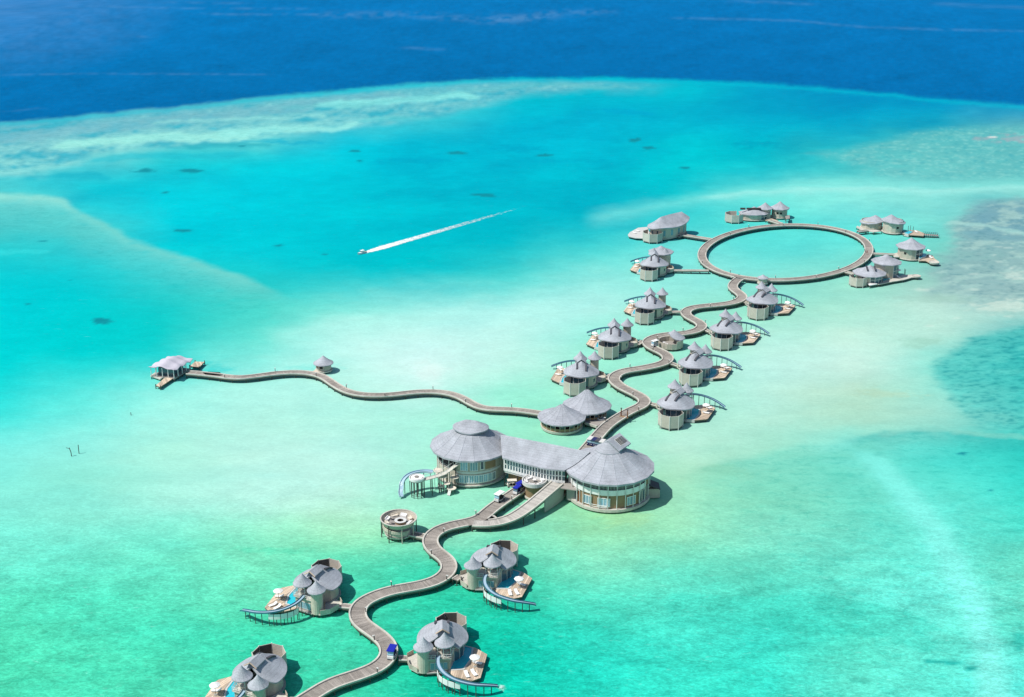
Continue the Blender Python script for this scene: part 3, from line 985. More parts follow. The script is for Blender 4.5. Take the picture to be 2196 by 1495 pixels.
jetty('boardwalk', 'zigzagging grey boardwalk between the large hall and the ring of villas', north, 3.9, cut=[(RING, 1.7)])

zw = Z(380, 760, 2.745)
west_pts = [(60, 108), (110, 110), (170, 118), (230, 123), (300, 134), (380, 138), (470, 128), (570, 114), (680, 106), (780, 111), (850, 128), (900, 160), (950, 194), (1010, 222), (1080, 237),
            (1170, 242), (1280, 237), (1380, 225), (1480, 219), (1580, 226), (1660, 248), (1720, 282), (1780, 312), (1850, 323), (1950, 325), (2050, 334), (2150, 350)]
west = wpath(zw, west_pts, 1.5, smooth=8)
jetty('boardwalk', 'long thin boardwalk curving west to the tent-roofed arrival pavilion', west, 3.0)
# the wider passing bay where the boardwalk nears the arrival pavilion
bayp = [zw(x, y, 1.53) for x, y in [(150, 108), (185, 101), (250, 105), (272, 120), (250, 126), (165, 118)]]
bay = thing('landing', (0, 0, 0), 'widened passing bay on the west boardwalk beside the arrival pavilion', 'deck')
MB().prism([(p.x, p.y) for p in bayp], 1.2, 1.512).build('floor', M['deck'], bay)

# ------------------------------------------------------------ overwater villa with turrets (one design, a mirrored twin)


def clip_poly(poly, nx, ny, c):
    """Part of a convex polygon where nx*x + ny*y <= c."""
    out = []
    n = len(poly)
    for i in range(n):
        a, b = poly[i], poly[(i + 1) % n]
        da, db = nx * a[0] + ny * a[1] - c, nx * b[0] + ny * b[1] - c
        if da <= 0:
            out.append(a)
        if da * db < 0:
            t = da / (da - db)
            out.append((a[0] + t * (b[0] - a[0]), a[1] + t * (b[1] - a[1])))
    return out


def plank_deck(polys, z, root, mat='plank', w=0.46, ang=0.0, f=None, parts=True, frame=True):
    """Boards cut to a deck outline, each its own part, over a dark frame."""
    f = f or (lambda x, y: (x, y))
    ca, sa = math.cos(ang), math.sin(ang)
    for poly in polys:
        us = [p[0] * ca + p[1] * sa for p in poly]
        u = min(us)
        while u < max(us) - 0.05:
            c = clip_poly(clip_poly(poly, ca, sa, u + w - 0.035), -ca, -sa, -u)
            if len(c) >= 3:
                ar = abs(sum(c[i][0] * c[(i + 1) % len(c)][1] - c[(i + 1) % len(c)][0] * c[i][1] for i in range(len(c)))) / 2
                if ar > 0.08:
                    MB().prism([f(*p) for p in c], z - 0.07, z).build('plank', M[mat], root)
            u += w
        if frame:
            MB().prism([f(*p) for p in poly], z - 0.42, z - 0.09).build('deck_frame', M['beam'], root)


def roof_surface(mb, zf, Rf, n=72, rings=9, thick=0.32, c=(0, 0)):
    """A shingled roof as a height over the plan: Rf(angle) is the eave line, zf(x, y) the height."""
    vs, fs = [], []
    for j in range(rings + 1):
        t = (j / rings)
        for i in range(n):
            a = 2 * math.pi * i / n
            r = Rf(a) * t
            x, y = c[0] + r * math.cos(a), c[1] + r * math.sin(a)
            vs.append((x, y, zf(x - c[0], y - c[1])))
    m = len(vs)
    for j in range(rings):
        for i in range(n):
            i2 = (i + 1) % n
            fs.append((j * n + i, (j + 1) * n + i, (j + 1) * n + i2, j * n + i2))
    vs2 = [(x, y, z - thick) for (x, y, z) in vs]
    fs2 = [tuple(reversed(tuple(k + m for k in f))) for f in fs]
    rim = [(rings * n + i, m + rings * n + i, m + rings * n + (i + 1) % n, rings * n + (i + 1) % n) for i in range(n)]
    return mb.add(vs + vs2, fs + fs2 + rim)


def cone_roof(name, c, R, ze, za, mat, root, n=14, flare=0.12, thick=0.22, sx=1.0, sy=1.0, rot=0.0, top_r=0.0, smooth=False):
    prof = []
    for k in range(7):
        t = k / 6.0
        r = R + (top_r - R) * t
        z = ze + (za - ze) * (t - flare * math.sin(math.pi * t) * (1 - 0.3 * t))
        prof.append((max(r, 0.02), z))
    under = [(r, z - thick) for r, z in prof[::-1]]
    return MB().lathe(under + prof + ([under[0]] if False else []), n, c, sx, sy, rot).build(name, mat, root, smooth)


ROOF_R = [(-180, 5.7), (-158, 5.9), (-142, 5.1), (-124, 4.2), (-108, 3.2), (-88, 2.6), (-74, 3.6), (-63, 5.3), (-54, 5.95), (-40, 5.7), (0, 5.7), (60, 5.8), (90, 6.1), (120, 5.8), (180, 5.7)]


def villa_slide_path(far=False):
    if far:
        return [(-0.7, -7.4, 4.35), (0.2, -9.8, 4.2), (2.1, -11.8, 3.7), (4.6, -13.0, 3.0), (7.2, -13.5, 2.1), (9.9, -13.4, 1.0)]
    pts = [(-0.9, -7.2, 4.6), (-1.15, -9.0, 4.55), (-0.9, -11.1, 4.4), (0.2, -13.2, 4.1), (2.0, -14.8, 3.75), (4.2, -15.7, 3.4), (6.6, -16.1, 3.05), (8.8, -15.8, 2.6), (10.9, -15.1, 1.9), (11.6, -14.9, 1.6)]
    return pts


def make_villa(mx, label, far=False):
    """mx = 1: deck to local +x, entry at -x; mx = -1: the mirrored twin. Turrets at -y, open-air bathroom at +y."""
    root = thing('overwater_villa', (0, 0, 0), label, 'villa')
    fx = lambda x, y: (mx * x, y)

    def lp(poly):
        return [fx(*p) for p in poly]
    B = lambda mb, nm, mt, par=root, sm=False: mb.build(nm, M[mt], par, sm)
    # floor platforms
    B(MB().disc((0, 0), 5.3, 0.75, 1.0, 28), 'platform', 'stone')
    B(MB().prism(lp([(-3.6, -8.3), (1.9, -8.0), (2.6, -3.0), (-4.2, -3.0)]), 0.72, 0.98), 'platform', 'stone')
    ent = [(-7.9, -2.0), (-6.5, -0.7), (-5.0, -0.4), (-4.2, -3.0), (-3.9, -8.0), (-5.6, -7.9), (-7.3, -6.2), (-7.9, -3.4)]
    B(MB().prism(lp(ent), 0.8, 1.12), 'entrance_platform', 'kerb')
    for a, b in ((ent[5], ent[6]), (ent[6], ent[7]), (ent[0], ent[1])):
        a2, b2 = fx(*a), fx(*b)
        mid = ((a2[0] + b2[0]) / 2, (a2[1] + b2[1]) / 2, 1.65)
        B(MB().box(mid, (math.dist(a2, b2), 0.1, 1.06), math.atan2(b2[1] - a2[1], b2[0] - a2[0])), 'entrance_screen', 'wall')
    # main room wall: boarded towards the entry and the back, glazed towards the pool
    seg = 18
    for i in range(seg):
        a0, a1 = D2R(-180 + 360 * i / seg), D2R(-180 + 360 * (i + 1) / seg)
        am = math.degrees((a0 + a1) / 2)
        p, q = fx(4.75 * math.cos(a0), 4.75 * math.sin(a0)), fx(4.75 * math.cos(a1), 4.75 * math.sin(a1))
        mid = ((p[0] + q[0]) / 2, (p[1] + q[1]) / 2)
        rz = math.atan2(q[1] - p[1], q[0] - p[0])
        glazed = -70 < am < 42 or 48 < am < 122
        if glazed:
            g = B(MB().box((mid[0], mid[1], 2.55), (math.dist(p, q) - 0.16, 0.06, 3.0), rz), 'sliding_door', 'glass')
            B(MB().box((p[0], p[1], 2.7), (0.13, 0.16, 3.4), rz), 'door_frame', 'trim', g)
            B(MB().box((mid[0], mid[1], 4.25), (math.dist(p, q), 0.1, 0.3), rz), 'lintel', 'wall', g)
        else:
            B(MB().box((mid[0], mid[1], 2.75), (math.dist(p, q) + 0.02, 0.14, 3.5), rz), 'wall', 'wall')
            if i in (13, 16):
                out = Vector((mid[0], mid[1], 0)).normalized() * 0.085
                B(MB().box((mid[0] + out.x, mid[1] + out.y, 2.7), (0.8, 0.06, 1.1), rz), 'window', 'glass')
    # main roof
    Rt = ROOF_R

    def Rf(a):
        d = math.degrees(a)
        d = (d + 180) % 360 - 180
        if mx < 0:
            d = (180 - d + 180) % 360 - 180
        return float(np.interp(d, [t[0] for t in Rt], [t[1] for t in Rt]))

    def zf(x, y):
        yy = min(max(y, -1.3), 1.4)
        d = math.hypot(x, y - yy)
        t = max(0.0, 1 - d / 5.6)
        return 4.55 + 3.75 * (t ** 1.1) + (0.0 if d < 5.6 else -0.25 * (d - 5.6))
    rm = MB()
    roof_surface(rm, zf, Rf)
    roof = B(rm, 'roof', 'roof', root, True)
    # folding cap over the bedroom, its beige edge, the rails it runs on
    capw, z0, z1 = 1.5, 7.85, 8.9
    y0, y1 = -3.2, 0.2
    for sg in (1, -1):
        c = [(0, y0, z1), (0, y1, z1), (sg * capw, y1, z0), (sg * capw, y0, z0)]
        c = [(mx * p[0], p[1], p[2]) for p in c]
        B(MB().add(c + [(p[0], p[1], p[2] - 0.16) for p in c], [(0, 1, 2, 3), (7, 6, 5, 4), (0, 3, 7, 4), (1, 5, 6, 2), (2, 6, 7, 3), (0, 4, 5, 1)]), 'roof_panel', 'roof')
        B(MB().tube([(mx * sg * 0.02, y0 - 0.06, z1 - 0.22), (mx * sg * capw, y0 - 0.06, z0 - 0.2)], 0.13, 6), 'gable_edge', 'plank')
    for sx_, ya, yb in ((-1.5, 0.9, 3.9), (1.35, 0.6, 3.3)):
        pts = [(mx * sx_, yy, zf(sx_, yy) + 0.16) for yy in np.linspace(ya, yb, 6)]
        pts[0] = (pts[0][0], pts[0][1], pts[0][2] + 0.25)
        r = MB()
        r.sweep(pts, [(-0.28, -0.12), (-0.28, 0.2), (0.28, 0.2), (0.28, -0.12)])
        B(r, 'roof_rail', 'rail')
    # lower block with the upper terrace
    blk = [(-3.3, -7.6), (1.5, -7.4), (2.2, -3.4), (-3.6, -3.4)]
    B(MB().prism(lp(blk), 0.98, 4.02), 'wall', 'wall')
    top = [(-3.5, -7.95), (1.8, -7.75), (2.6, -3.2), (-3.8, -3.2)]
    B(MB().prism(lp(top), 4.02, 4.22), 'upper_terrace', 'kerb')
    for k in range(4):
        x = -2.35 + k * 0.95
        p = fx(x, -7.62 + 0.04 * k)
        w = B(MB().box((p[0], p[1], 2.2), (0.86, 0.08, 1.6)), 'window', 'paleglass')
        B(MB().box((p[0], p[1] - 0.03, 3.08), (0.92, 0.08, 0.12)).box((p[0], p[1] - 0.03, 1.34), (0.92, 0.08, 0.12)).box((p[0] - 0.43, p[1] - 0.035, 2.2), (0.09, 0.08, 1.6)), 'frame', 'trim', w)
    for a, b in ((top[0], (-1.6, -7.87)), ((-0.25, -7.82), top[1]), (top[1], top[2])):
        a2, b2 = fx(*a), fx(*b)
        rl = MB()
        for h in (0.5, 1.0):
            rl.tube([(a2[0], a2[1], 4.22 + h), (b2[0], b2[1], 4.22 + h)], 0.045, 6)
        n = max(2, int(math.dist(a2, b2) / 0.8))
        for i in range(n + 1):
            t = i / n
            rl.tube([(a2[0] + t * (b2[0] - a2[0]), a2[1] + t * (b2[1] - a2[1]), 4.2), (a2[0] + t * (b2[0] - a2[0]), a2[1] + t * (b2[1] - a2[1]), 5.22)], 0.04, 5)
        B(rl, 'railing', 'trim')
    # closed turret
    ct = fx(-4.2, -6.9)
    B(MB().lathe([(0.02, 0.9), (1.42, 0.9), (1.36, 7.15), (0.02, 7.15)], 18, ct), 'turret_wall', 'wall')
    dr = fx(-5.35, -5.6)
    B(MB().box((dr[0], dr[1], 2.1), (0.1, 0.8, 2.0), mx * D2R(-32)), 'door', 'timber')
    cone_roof('turret_roof', ct, 2.2, 6.85, 9.3, M['roof'], root)
    # open turret on slim columns over the terrace
    ot = fx(0.4, -5.8)
    cone_roof('turret_roof', ot, 2.25, 7.0, 9.6, M['roof'], root)
    for k in range(6):
        a = D2R(60 * k + 20)
        p = (ot[0] + 1.65 * math.cos(a), ot[1] + 1.65 * math.sin(a))
        B(MB().tube([(p[0], p[1], 4.2), (p[0], p[1], 7.25)], 0.08, 6), 'column', 'trim')
    B(MB().disc((ot[0] + 0.1, ot[1] + 0.2), 0.8, 4.22, 4.65, 14), 'daybed', 'cream')
    pp = fx(-1.3, -4.6)
    B(MB().lathe([(0.02, 4.22), (0.3, 4.22), (0.38, 4.75), (0.02, 4.75)], 12, pp), 'plant_pot', 'stone')
    lf = MB()
    rl_ = random.Random(3)
    for _ in range(26):
        a_, t_ = rl_.uniform(0, 6.28), rl_.uniform(0.3, 0.8)
        b0_ = Vector((pp[0], pp[1], 4.75))
        e0_ = b0_ + Vector((math.cos(a_) * t_, math.sin(a_) * t_, rl_.uniform(0.3, 1.1)))
        w_ = Vector((-math.sin(a_), math.cos(a_), 0)) * 0.12
        lf.add([b0_, (b0_ + e0_) / 2 + w_ + Vector((0, 0, 0.15)), e0_, (b0_ + e0_) / 2 - w_ + Vector((0, 0, 0.15))], [(0, 1, 2, 3)])
    B(lf, 'foliage', 'leaf')
    # open-air bathroom behind the main room: a ring of slatted screens
    oc = (2.0, 6.75)
    n = 8
    for k in range(n):
        a0, a1 = D2R(45 * k + 22.5), D2R(45 * (k + 1) + 22.5)
        am = math.degrees((a0 + a1) / 2) % 360
        p, q = (oc[0] + 3.65 * math.cos(a0), oc[1] + 3.65 * math.sin(a0)), (oc[0] + 3.65 * math.cos(a1), oc[1] + 3.65 * math.sin(a1))
        if 225 <= am <= 270 or abs(am - 247.5) < 30:
            continue
        p, q = fx(*p), fx(*q)
        mid = ((p[0] + q[0]) / 2, (p[1] + q[1]) / 2, 2.7)
        rz = math.atan2(q[1] - p[1], q[0] - p[0])
        s = B(MB().box(mid, (math.dist(p, q) - 0.1, 0.12, 3.8), rz), 'screen_panel', 'screen')
        B(MB().tube([(p[0], p[1], -2.0), (p[0], p[1], 4.72)], 0.13, 6), 'post', 'trim', s)
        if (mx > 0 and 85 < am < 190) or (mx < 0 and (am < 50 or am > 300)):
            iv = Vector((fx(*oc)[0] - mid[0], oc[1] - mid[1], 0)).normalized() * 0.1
            B(MB().box((mid[0] + iv.x, mid[1] + iv.y, 2.72), (math.dist(p, q) - 0.25, 0.06, 3.6), rz), 'lining', 'lining', s)  # dark slatted boards inside the panels of one side only
    B(MB().disc(fx(*oc), 3.7, 0.55, 0.86, 8, rot=D2R(22.5)), 'bathroom_floor', 'greyplank')
    tb = fx(oc[0] + 0.3, oc[1] + 0.5)
    B(MB().lathe([(0.02, 0.95), (0.62, 0.95), (0.8, 1.5), (0.7, 1.5), (0.55, 1.1), (0.02, 1.1)], 16, tb, 1.3, 0.8), 'bathtub', 'white')
    # pool and deck
    pool = [(4.2, 1.9), (6.5, 0.7), (5.9, -3.7), (4.3, -7.1), (1.5, -7.3), (2.4, -4.0), (4.5, -1.8)]
    rim = [(4.0, 2.3), (6.95, 0.9), (6.3, -3.9), (4.55, -7.5), (1.2, -7.75), (2.2, -3.8), (4.3, -1.7)]
    B(MB().prism(lp(rim), 0.25, 0.92), 'pool_basin', 'poolrim')
    m = MB()
    for i in range(len(pool)):
        j = (i + 1) % len(pool)
        m.prism(lp([pool[i], pool[j], rim[j], rim[i]]), 0.921, 1.13)
    B(m, 'pool_coping', 'poolrim')
    B(MB().prism(lp(pool), 0.925, 1.03), 'pool_water', 'pool')
    d1 = [(7.0, 0.95), (7.6, 0.4), (9.75, -2.0), (7.95, -10.8), (6.4, -3.95)]
    d2 = [(4.6, -7.6), (6.4, -3.95), (7.95, -10.8), (6.1, -11.8)]
    d3 = [(4.6, -7.6), (6.1, -11.8), (2.5, -10.1), (1.15, -8.4), (1.15, -7.8)]
    plank_deck([d1, d2, d3], 1.12, root, 'plank', 0.5, mx * D2R(-12), fx)
    # water slide from the terrace round to the lagoon
    sp = [np.array((mx * p[0], p[1], p[2])) for p in villa_slide_path(far)]
    sp = catmull(sp, 0.5)
    pts = [tuple(p) for p in sp]
    tr = MB().sweep(pts, [(-0.36, 0.0), (-0.36, 0.05), (0.36, 0.05), (0.36, 0.0)])
    sl = B(tr, 'water_slide', 'slide')
    for sg in (1, -1):
        B(MB().sweep(pts, [(sg * 0.36, -0.10), (sg * 0.36, 0.28), (sg * 0.43, 0.3), (sg * 0.44, -0.10)]), 'slide_edge', 'slide_side', sl)
    d = np.r_[0, np.cumsum(np.linalg.norm(np.diff(sp, axis=0), axis=1))]
    s = 1.6
    while s < d[-1] - 0.3:
        p = [np.interp(s, d, sp[:, j]) for j in range(3)]
        B(MB().tube([(p[0], p[1], -2.5), (p[0], p[1], p[2] - 0.1)], 0.1, 6), 'slide_post', 'pile')
        s += 1.75
    # white curved screen under the slide, on the near villas
    arc = [(-1.3, -10.3), (-0.9, -12.2), (0.5, -14.0), (2.4, -15.2), (4.6, -15.9)]
    arc = catmull([(mx * p[0], p[1], 1.75) for p in arc], 0.5)
    arc = resample(arc, len(arc) and 0.4)
    k = len(arc) // 5
    for j in range(0 if far else 5):
        seg_ = [tuple(p) for p in arc[j * k:(j + 1) * k + (1 if j < 4 else 0)]]
        B(MB().sweep(seg_, [(-0.05, 0.0), (-0.05, 1.35), (0.05, 1.35), (0.05, 0.0)]), 'white_screen', 'white')
        p = seg_[0]
        B(MB().tube([(p[0], p[1], -2.5), (p[0], p[1], 3.2)], 0.09, 6), 'screen_post', 'pile')
    # piles
    for x, y in [(-5, -7.5), (-3.8, -8), (-1.5, -7.9), (0.8, -7.8), (-6.8, -6), (-7.2, -4), (-3, -3), (-5, 0), (-4, 3), (0, 5), (0, -1), (4.5, 2.5), (7, 0), (9.2, -2.2), (8.6, -6), (7.6, -10.4), (6, -11.4),
                 (2.8, -9.8), (1.6, -7.8), (4.5, -7.4), (0.2, 9.8), (3.6, 9.8), (5.2, 6.2), (-1.2, 6.5)]:
        p = fx(x, y)
        link('pile', PILE_ME, root, (p[0], p[1], 0.72))
    return root


# furniture, each piece a thing
def lounger(loc, rz, label, group='sun loungers on the villa decks'):
    t = thing('sun_lounger', loc, label, 'sun lounger', group, rz)
    MB().box((0, 0, 0.28), (0.75, 1.5, 0.14)).build('cushion', M['canvas'], t)
    MB().box((0, 0.95, 0.46), (0.75, 0.75, 0.14), 0, Matrix.Rotation(D2R(32), 3, 'X')).build('backrest', M['canvas'], t)
    for x in (-0.3, 0.3):
        for y in (-0.6, 0.6):
            MB().box((x, y, 0.105), (0.07, 0.07, 0.21)).build('leg', M['timber'], t)
    return t


def parasol(loc, label, r=1.15, group='white parasols on the villa decks'):
    t = thing('parasol', loc, label, 'parasol', group)
    MB().lathe([(r, 2.25), (r * 0.98, 2.36), (r * 0.5, 2.62), (0.02, 2.85), (0.02, 2.7), (r * 0.5, 2.5), (r, 2.25)], 8).build('canopy', M['canvas'], t)
    MB().tube([(0, 0, 0), (0, 0, 2.75)], 0.05, 6).build('pole', M['timber'], t)
    MB().disc((0, 0), 0.35, 0, 0.1, 12).build('base', M['stone'], t)
    return t


NEAR_A = make_villa(1, '')
NEAR_B = make_villa(-1, '')
FAR_A = make_villa(1, '', True)
FAR_B = make_villa(-1, '', True)


def place(proto, used, px, py, rot, scale, label, where, bridge, furniture=True):
    o = proto if not used[0] else copy_tree(proto)
    used[0] = True
    p = G(px, py)
    az = -math.atan2(p.x, p.y)
    o.location = (p.x, p.y, 0)
    o.rotation_euler = (0, 0, az + rot)
    o.scale = (scale, scale, scale)
    o['label'] = label
    o['group'] = 'turreted overwater villas along the boardwalk'
    mw = Matrix.Translation(o.location) @ Matrix.Rotation(az + rot, 4, 'Z') @ Matrix.Scale(scale, 4)
    mx = 1 if proto in (NEAR_A, FAR_A) else -1
    if furniture:
        q = mw @ Vector((mx * 6.9, -6.6, 1.12))
        parasol(q, f'white parasol on the deck of {where}')
        for k, (x, y, r, nm) in enumerate([(7.7, -5.6, 70, 'sun lounger by the parasol'), (6.7, -9.6, 25, 'corner sun lounger'), (5.1, -10.1, 15, 'slide-side sun lounger')]):
            q = mw @ Vector((mx * x, y, 1.12))
            lounger(q, az + rot + mx * D2R(r), f'white {nm} on the deck of {where}')
    # footbridge to the boardwalk
    a = mw @ Vector((mx * -7.8, -2.7, 1.15))
    b = G(bridge[0], bridge[1], 1.45)
    a.z = 1.2
    P = [tuple(a), tuple((a + b) / 2), tuple(b)]
    jetty('footbridge', f'short footbridge joining {where} to the boardwalk', catmull(P, 0.8), 1.9, parapet=0.12, pile_step=3.0, kind='thing', cat='footbridge', thick=0.4,
          group='short footbridges to the villas', deck='deck')
    return o


uA, uB, fA, fB = [False], [False], [False], [False]
R35 = D2R(-35)
place(NEAR_A, uA, 950, 1405, 0, 0.955, 'turreted villa with shaded pool and curling slide beside the blue buggy, nearest right of boardwalk', 'the blue-buggy villa', (855, 1411))
place(NEAR_A, uA, 1058, 1236, D2R(-6), 0.955, 'turreted villa with shaded pool and slide, just below the ramp of the large hall', 'the below-ramp villa', (975, 1243))
place(NEAR_B, uB, 684, 1281, R35, 0.955, 'turreted villa with bright pool and long slide pointing left, whole, left of the boardwalk', 'the near left villa', (755, 1301))
place(NEAR_B, uB, 560, 1479, R35, 0.955, 'turreted villa cut off by the bottom edge of the picture', 'the bottom-edge villa', (650, 1503))
PI = math.pi
place(FAR_A, fA, 1246, 826, PI, 1.0, 'turreted villa left of the zigzag boardwalk, closest to the two round restaurant roofs', 'the villa left of the restaurants', (1312, 803))
place(FAR_A, fA, 1317.5, 750, PI, 1.0, 'turreted villa left of the boardwalk, opposite the half-roofed round house', 'the villa facing the half-roofed house', (1379, 731))
place(FAR_A, fA, 1394, 679, PI, 1.0, 'turreted villa left of the boardwalk, farthest of the three on that side before the ring', 'the far left turreted villa', (1466, 668))
place(FAR_B, fB, 1448, 895, PI + R35 + D2R(8), 1.0, 'turreted villa with deep blue pool right of the boardwalk by the restaurants', 'the villa right of the restaurants', (1385, 863))
place(FAR_B, fB, 1490, 807, PI + R35 + D2R(8), 1.0, 'turreted villa right of the boardwalk, just below the half-roofed round house', 'the villa below the half-roofed house', (1440, 779))
place(FAR_B, fB, 1556, 732, PI + R35 + D2R(8), 1.0, 'turreted villa right of the boardwalk, third up that side from the restaurants', 'the third right-side villa', (1508, 705))
place(FAR_B, fB, 1633, 669, PI + R35 + D2R(8), 1.02, 'turreted villa right of the boardwalk, just below the boardwalk ring', 'the villa just below the ring', (1597, 640))


# ------------------------------------------------------------ the large hall
zh = Z(820, 820, 3.327)
LC, RC = G(1010.9, 1014.5), G(1304.8, 1061.7)
hall = thing('resort_hall', (0, 0, 0), 'largest building: two big round grey-roofed halls joined by a long glazed wing', 'hall')


def pod_wall(c, R, z0, z1, n, a0, a1, mat, name='wall', th=0.16):
    """Boarded wall in straight panels round a centre, each its own part."""
    out = []
    for i in range(n):
        b0, b1 = D2R(a0 + (a1 - a0) * i / n), D2R(a0 + (a1 - a0) * (i + 1) / n)
        p = (c[0] + R * math.cos(b0), c[1] + R * math.sin(b0))
        q = (c[0] + R * math.cos(b1), c[1] + R * math.sin(b1))
        o = MB().box(((p[0] + q[0]) / 2, (p[1] + q[1]) / 2, (z0 + z1) / 2), (math.dist(p, q) + 0.03, th, z1 - z0), math.atan2(q[1] - p[1], q[0] - p[0])).build(name, M[mat], hall)
        out.append((o, b0, b1))
    return out


def pod_window(c, R, ang, w, z0, z1, panes, parent, mat='glass', frame='white'):
    """A framed window standing proud of a round wall, with its panes."""
    a = D2R(ang)
    x, y = c[0] + R * math.cos(a), c[1] + R * math.sin(a)
    rz = a + math.pi / 2
    o = MB().box((x, y, (z0 + z1) / 2), (w, 0.1, z1 - z0), rz).build('window', M[mat], parent)
    rx, ry = math.cos(rz), math.sin(rz)
    ox, oy = math.cos(a) * 0.06, math.sin(a) * 0.06
    f = MB()
    for k in range(panes + 1):
        t = (k / panes - 0.5) * w
        f.box((x + rx * t + ox, y + ry * t + oy, (z0 + z1) / 2), (0.13, 0.12, z1 - z0 + 0.2), rz)
    for zz in (z0 - 0.05, z1 + 0.05):
        f.box((x + ox * 1.05, y + oy * 1.05, zz), (w + 0.2, 0.12, 0.16), rz)
    f.build('window_frame', M[frame], o)
    return o


# west pod
Lc = (LC.x, LC.y)
zE = 8.8
MB().disc(Lc, 9.9, 0.55, 0.95, 36).build('platform', M['kerb'], hall)
pod_wall(Lc, 9.2, 0.96, 8.7, 14, -112, 30, 'wall')
pod_wall(Lc, 9.2, 0.96, 4.7, 5, -170, -112, 'wall')
pod_wall(Lc, 9.2, 0.96, 8.7, 14, 30, 190, 'wall')
pod_wall(Lc, 9.25, 4.2, 4.75, 10, -112, -30, 'trim', 'floor_band', 0.2)
MB().disc(Lc, 9.1, 4.4, 4.7, 32).build('upper_floor', M['greyplank'], hall)
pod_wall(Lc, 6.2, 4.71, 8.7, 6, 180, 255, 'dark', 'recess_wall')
for a in (-100, -84):
    pod_window(Lc, 9.32, a, 2.0, 5.2, 8.2, 3, hall, 'paleglass')
pod_window(Lc, 9.32, -70, 0.9, 5.4, 8.2, 1, hall)
pod_wall(Lc, 9.30, 5.2, 8.0, 3, -64, -44, 'timber', 'timber_panel', 0.14)
for k in range(9):
    pod_window(Lc, 9.32, -112 + k * 8.0, 1.12, 1.6, 3.7, 2, hall, 'paleglass')
for a in (-172, -158, -143, -128, -114):
    x, y = Lc[0] + 9.35 * math.cos(D2R(a)), Lc[1] + 9.35 * math.sin(D2R(a))
    MB().tube([(x, y, 0.9), (x, y, 8.9)], 0.12, 8).build('column', M['trim'], hall)
r = MB()
for h in (0.45, 0.95):
    r.tube([(Lc[0] + 9.2 * math.cos(D2R(a)), Lc[1] + 9.2 * math.sin(D2R(a)), 4.7 + h) for a in range(-172, -112, 6)], 0.05, 6)
r.build('railing', M['trim'], hall, kind='stuff')
for k in range(20):
    a = D2R(-180 + 18 * k)
    link('pile', PILE_ME, hall, (Lc[0] + 9.0 * math.cos(a), Lc[1] + 9.0 * math.sin(a), 0.6))


def big_roof(c, R, ze, rt, zt, name='roof', thick=0.5):
    prof = []
    for k in range(9):
        t = k / 8
        r_ = R + (rt - R) * t
        z = ze + (zt - ze) * (t ** 1.0) - 0.55 * math.sin(math.pi * min(1, t * 1.15)) * (1 - t)
        prof.append((r_, z))
    under = [(r_, z - thick) for r_, z in prof[::-1]]
    o = MB().lathe(under + prof, 16, c, off=6).build(name, M['roof'], hall)
    for k in range(16):
        a = D2R(360 / 16 * k + 6)
        MB().tube([(c[0] + r_ * math.cos(a), c[1] + r_ * math.sin(a), z + 0.0) for r_, z in prof], 0.07, 5).build('ridge_cap', M['roof'], o)
    return o


big_roof(Lc, 11.2, zE, 3.3, 13.5)
MB().lathe([(3.7, 12.6), (3.7, 13.8)], 32, Lc).build('gap_shade_ring', M['dark'], hall)  # near-black ring: shade of the gap under the hood put into colour


def hood(c, R, z0, z1, ridge, rot, name='hood', thick=0.35):
    def zf(x, y):
        u = x * math.cos(rot) + y * math.sin(rot)
        v = -x * math.sin(rot) + y * math.cos(rot)
        u = u - min(max(u, -ridge), ridge)
        d = math.hypot(u, v)
        return z1 - (z1 - z0) * (d / R) ** 0.92

    def Rf(a):
        a = a - rot
        return R / math.sqrt((math.cos(a) / 1.22) ** 2 + math.sin(a) ** 2)
    m = MB()
    roof_surface(m, zf, Rf, 48, 7, thick, c)
    return m.build(name, M['roof'], hall, True)


hood(Lc, 4.1, 13.6, 15.9, 1.6, D2R(-14))

# east pod
Rc = (RC.x, RC.y)
MB().disc(Rc, 11.1, 0.5, 1.25, 40).build('platform', M['kerb'], hall)
pod_wall(Rc, 10.2, 1.26, 5.2, 24, -185, 20, 'timber')
pod_wall(Rc, 10.2, 1.26, 8.7, 16, 20, 175, 'wall')
pod_wall(Rc, 10.45, 5.0, 6.5, 20, -178, -28, 'white', 'balcony_parapet', 0.14)
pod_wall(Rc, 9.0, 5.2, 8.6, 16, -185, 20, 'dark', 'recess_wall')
MB().disc(Rc, 10.3, 5.2, 5.4, 40).build('upper_floor', M['greyplank'], hall)
bal = MB()
for k in range(75):
    a = D2R(-178 + 2 * k)
    bal.box((Rc[0] + 10.1 * math.cos(a), Rc[1] + 10.1 * math.sin(a), 7.5), (0.1, 0.1, 2.2), a)
bal.build('louvre', M['trim'], hall, kind='stuff')
pod_wall(Rc, 10.3, 5.3, 8.6, 5, -28, 2, 'timber', 'timber_panel', 0.2)
for a, w, pn in ((-126, 2.4, 3), (-101, 3.2, 4), (-60, 2.6, 3)):
    pod_window(Rc, 10.33, a, w, 1.9, 4.1, pn, hall, 'paleglass')
for a in (-42, -33, -20):
    pod_window(Rc, 10.33, a, 1.1, 1.5, 4.6, 1, hall, 'glass', 'trim')
for a in (-150, -143):
    pod_window(Rc, 10.33, a, 1.0, 1.3, 4.6, 1, hall, 'door' if a == -143 else 'glass', 'trim')
for k in range(17):
    a = D2R(-182 + 12.4 * k)
    x, y = Rc[0] + 10.75 * math.cos(a), Rc[1] + 10.75 * math.sin(a)
    MB().tube([(x, y, 1.2), (x, y, 9.1)], 0.12, 8).build('column', M['trim'], hall)
for k in range(26):
    a = D2R(360 / 26 * k)
    link('pile', PILE_ME, hall, (Rc[0] + 10.3 * math.cos(a), Rc[1] + 10.3 * math.sin(a), 0.55))
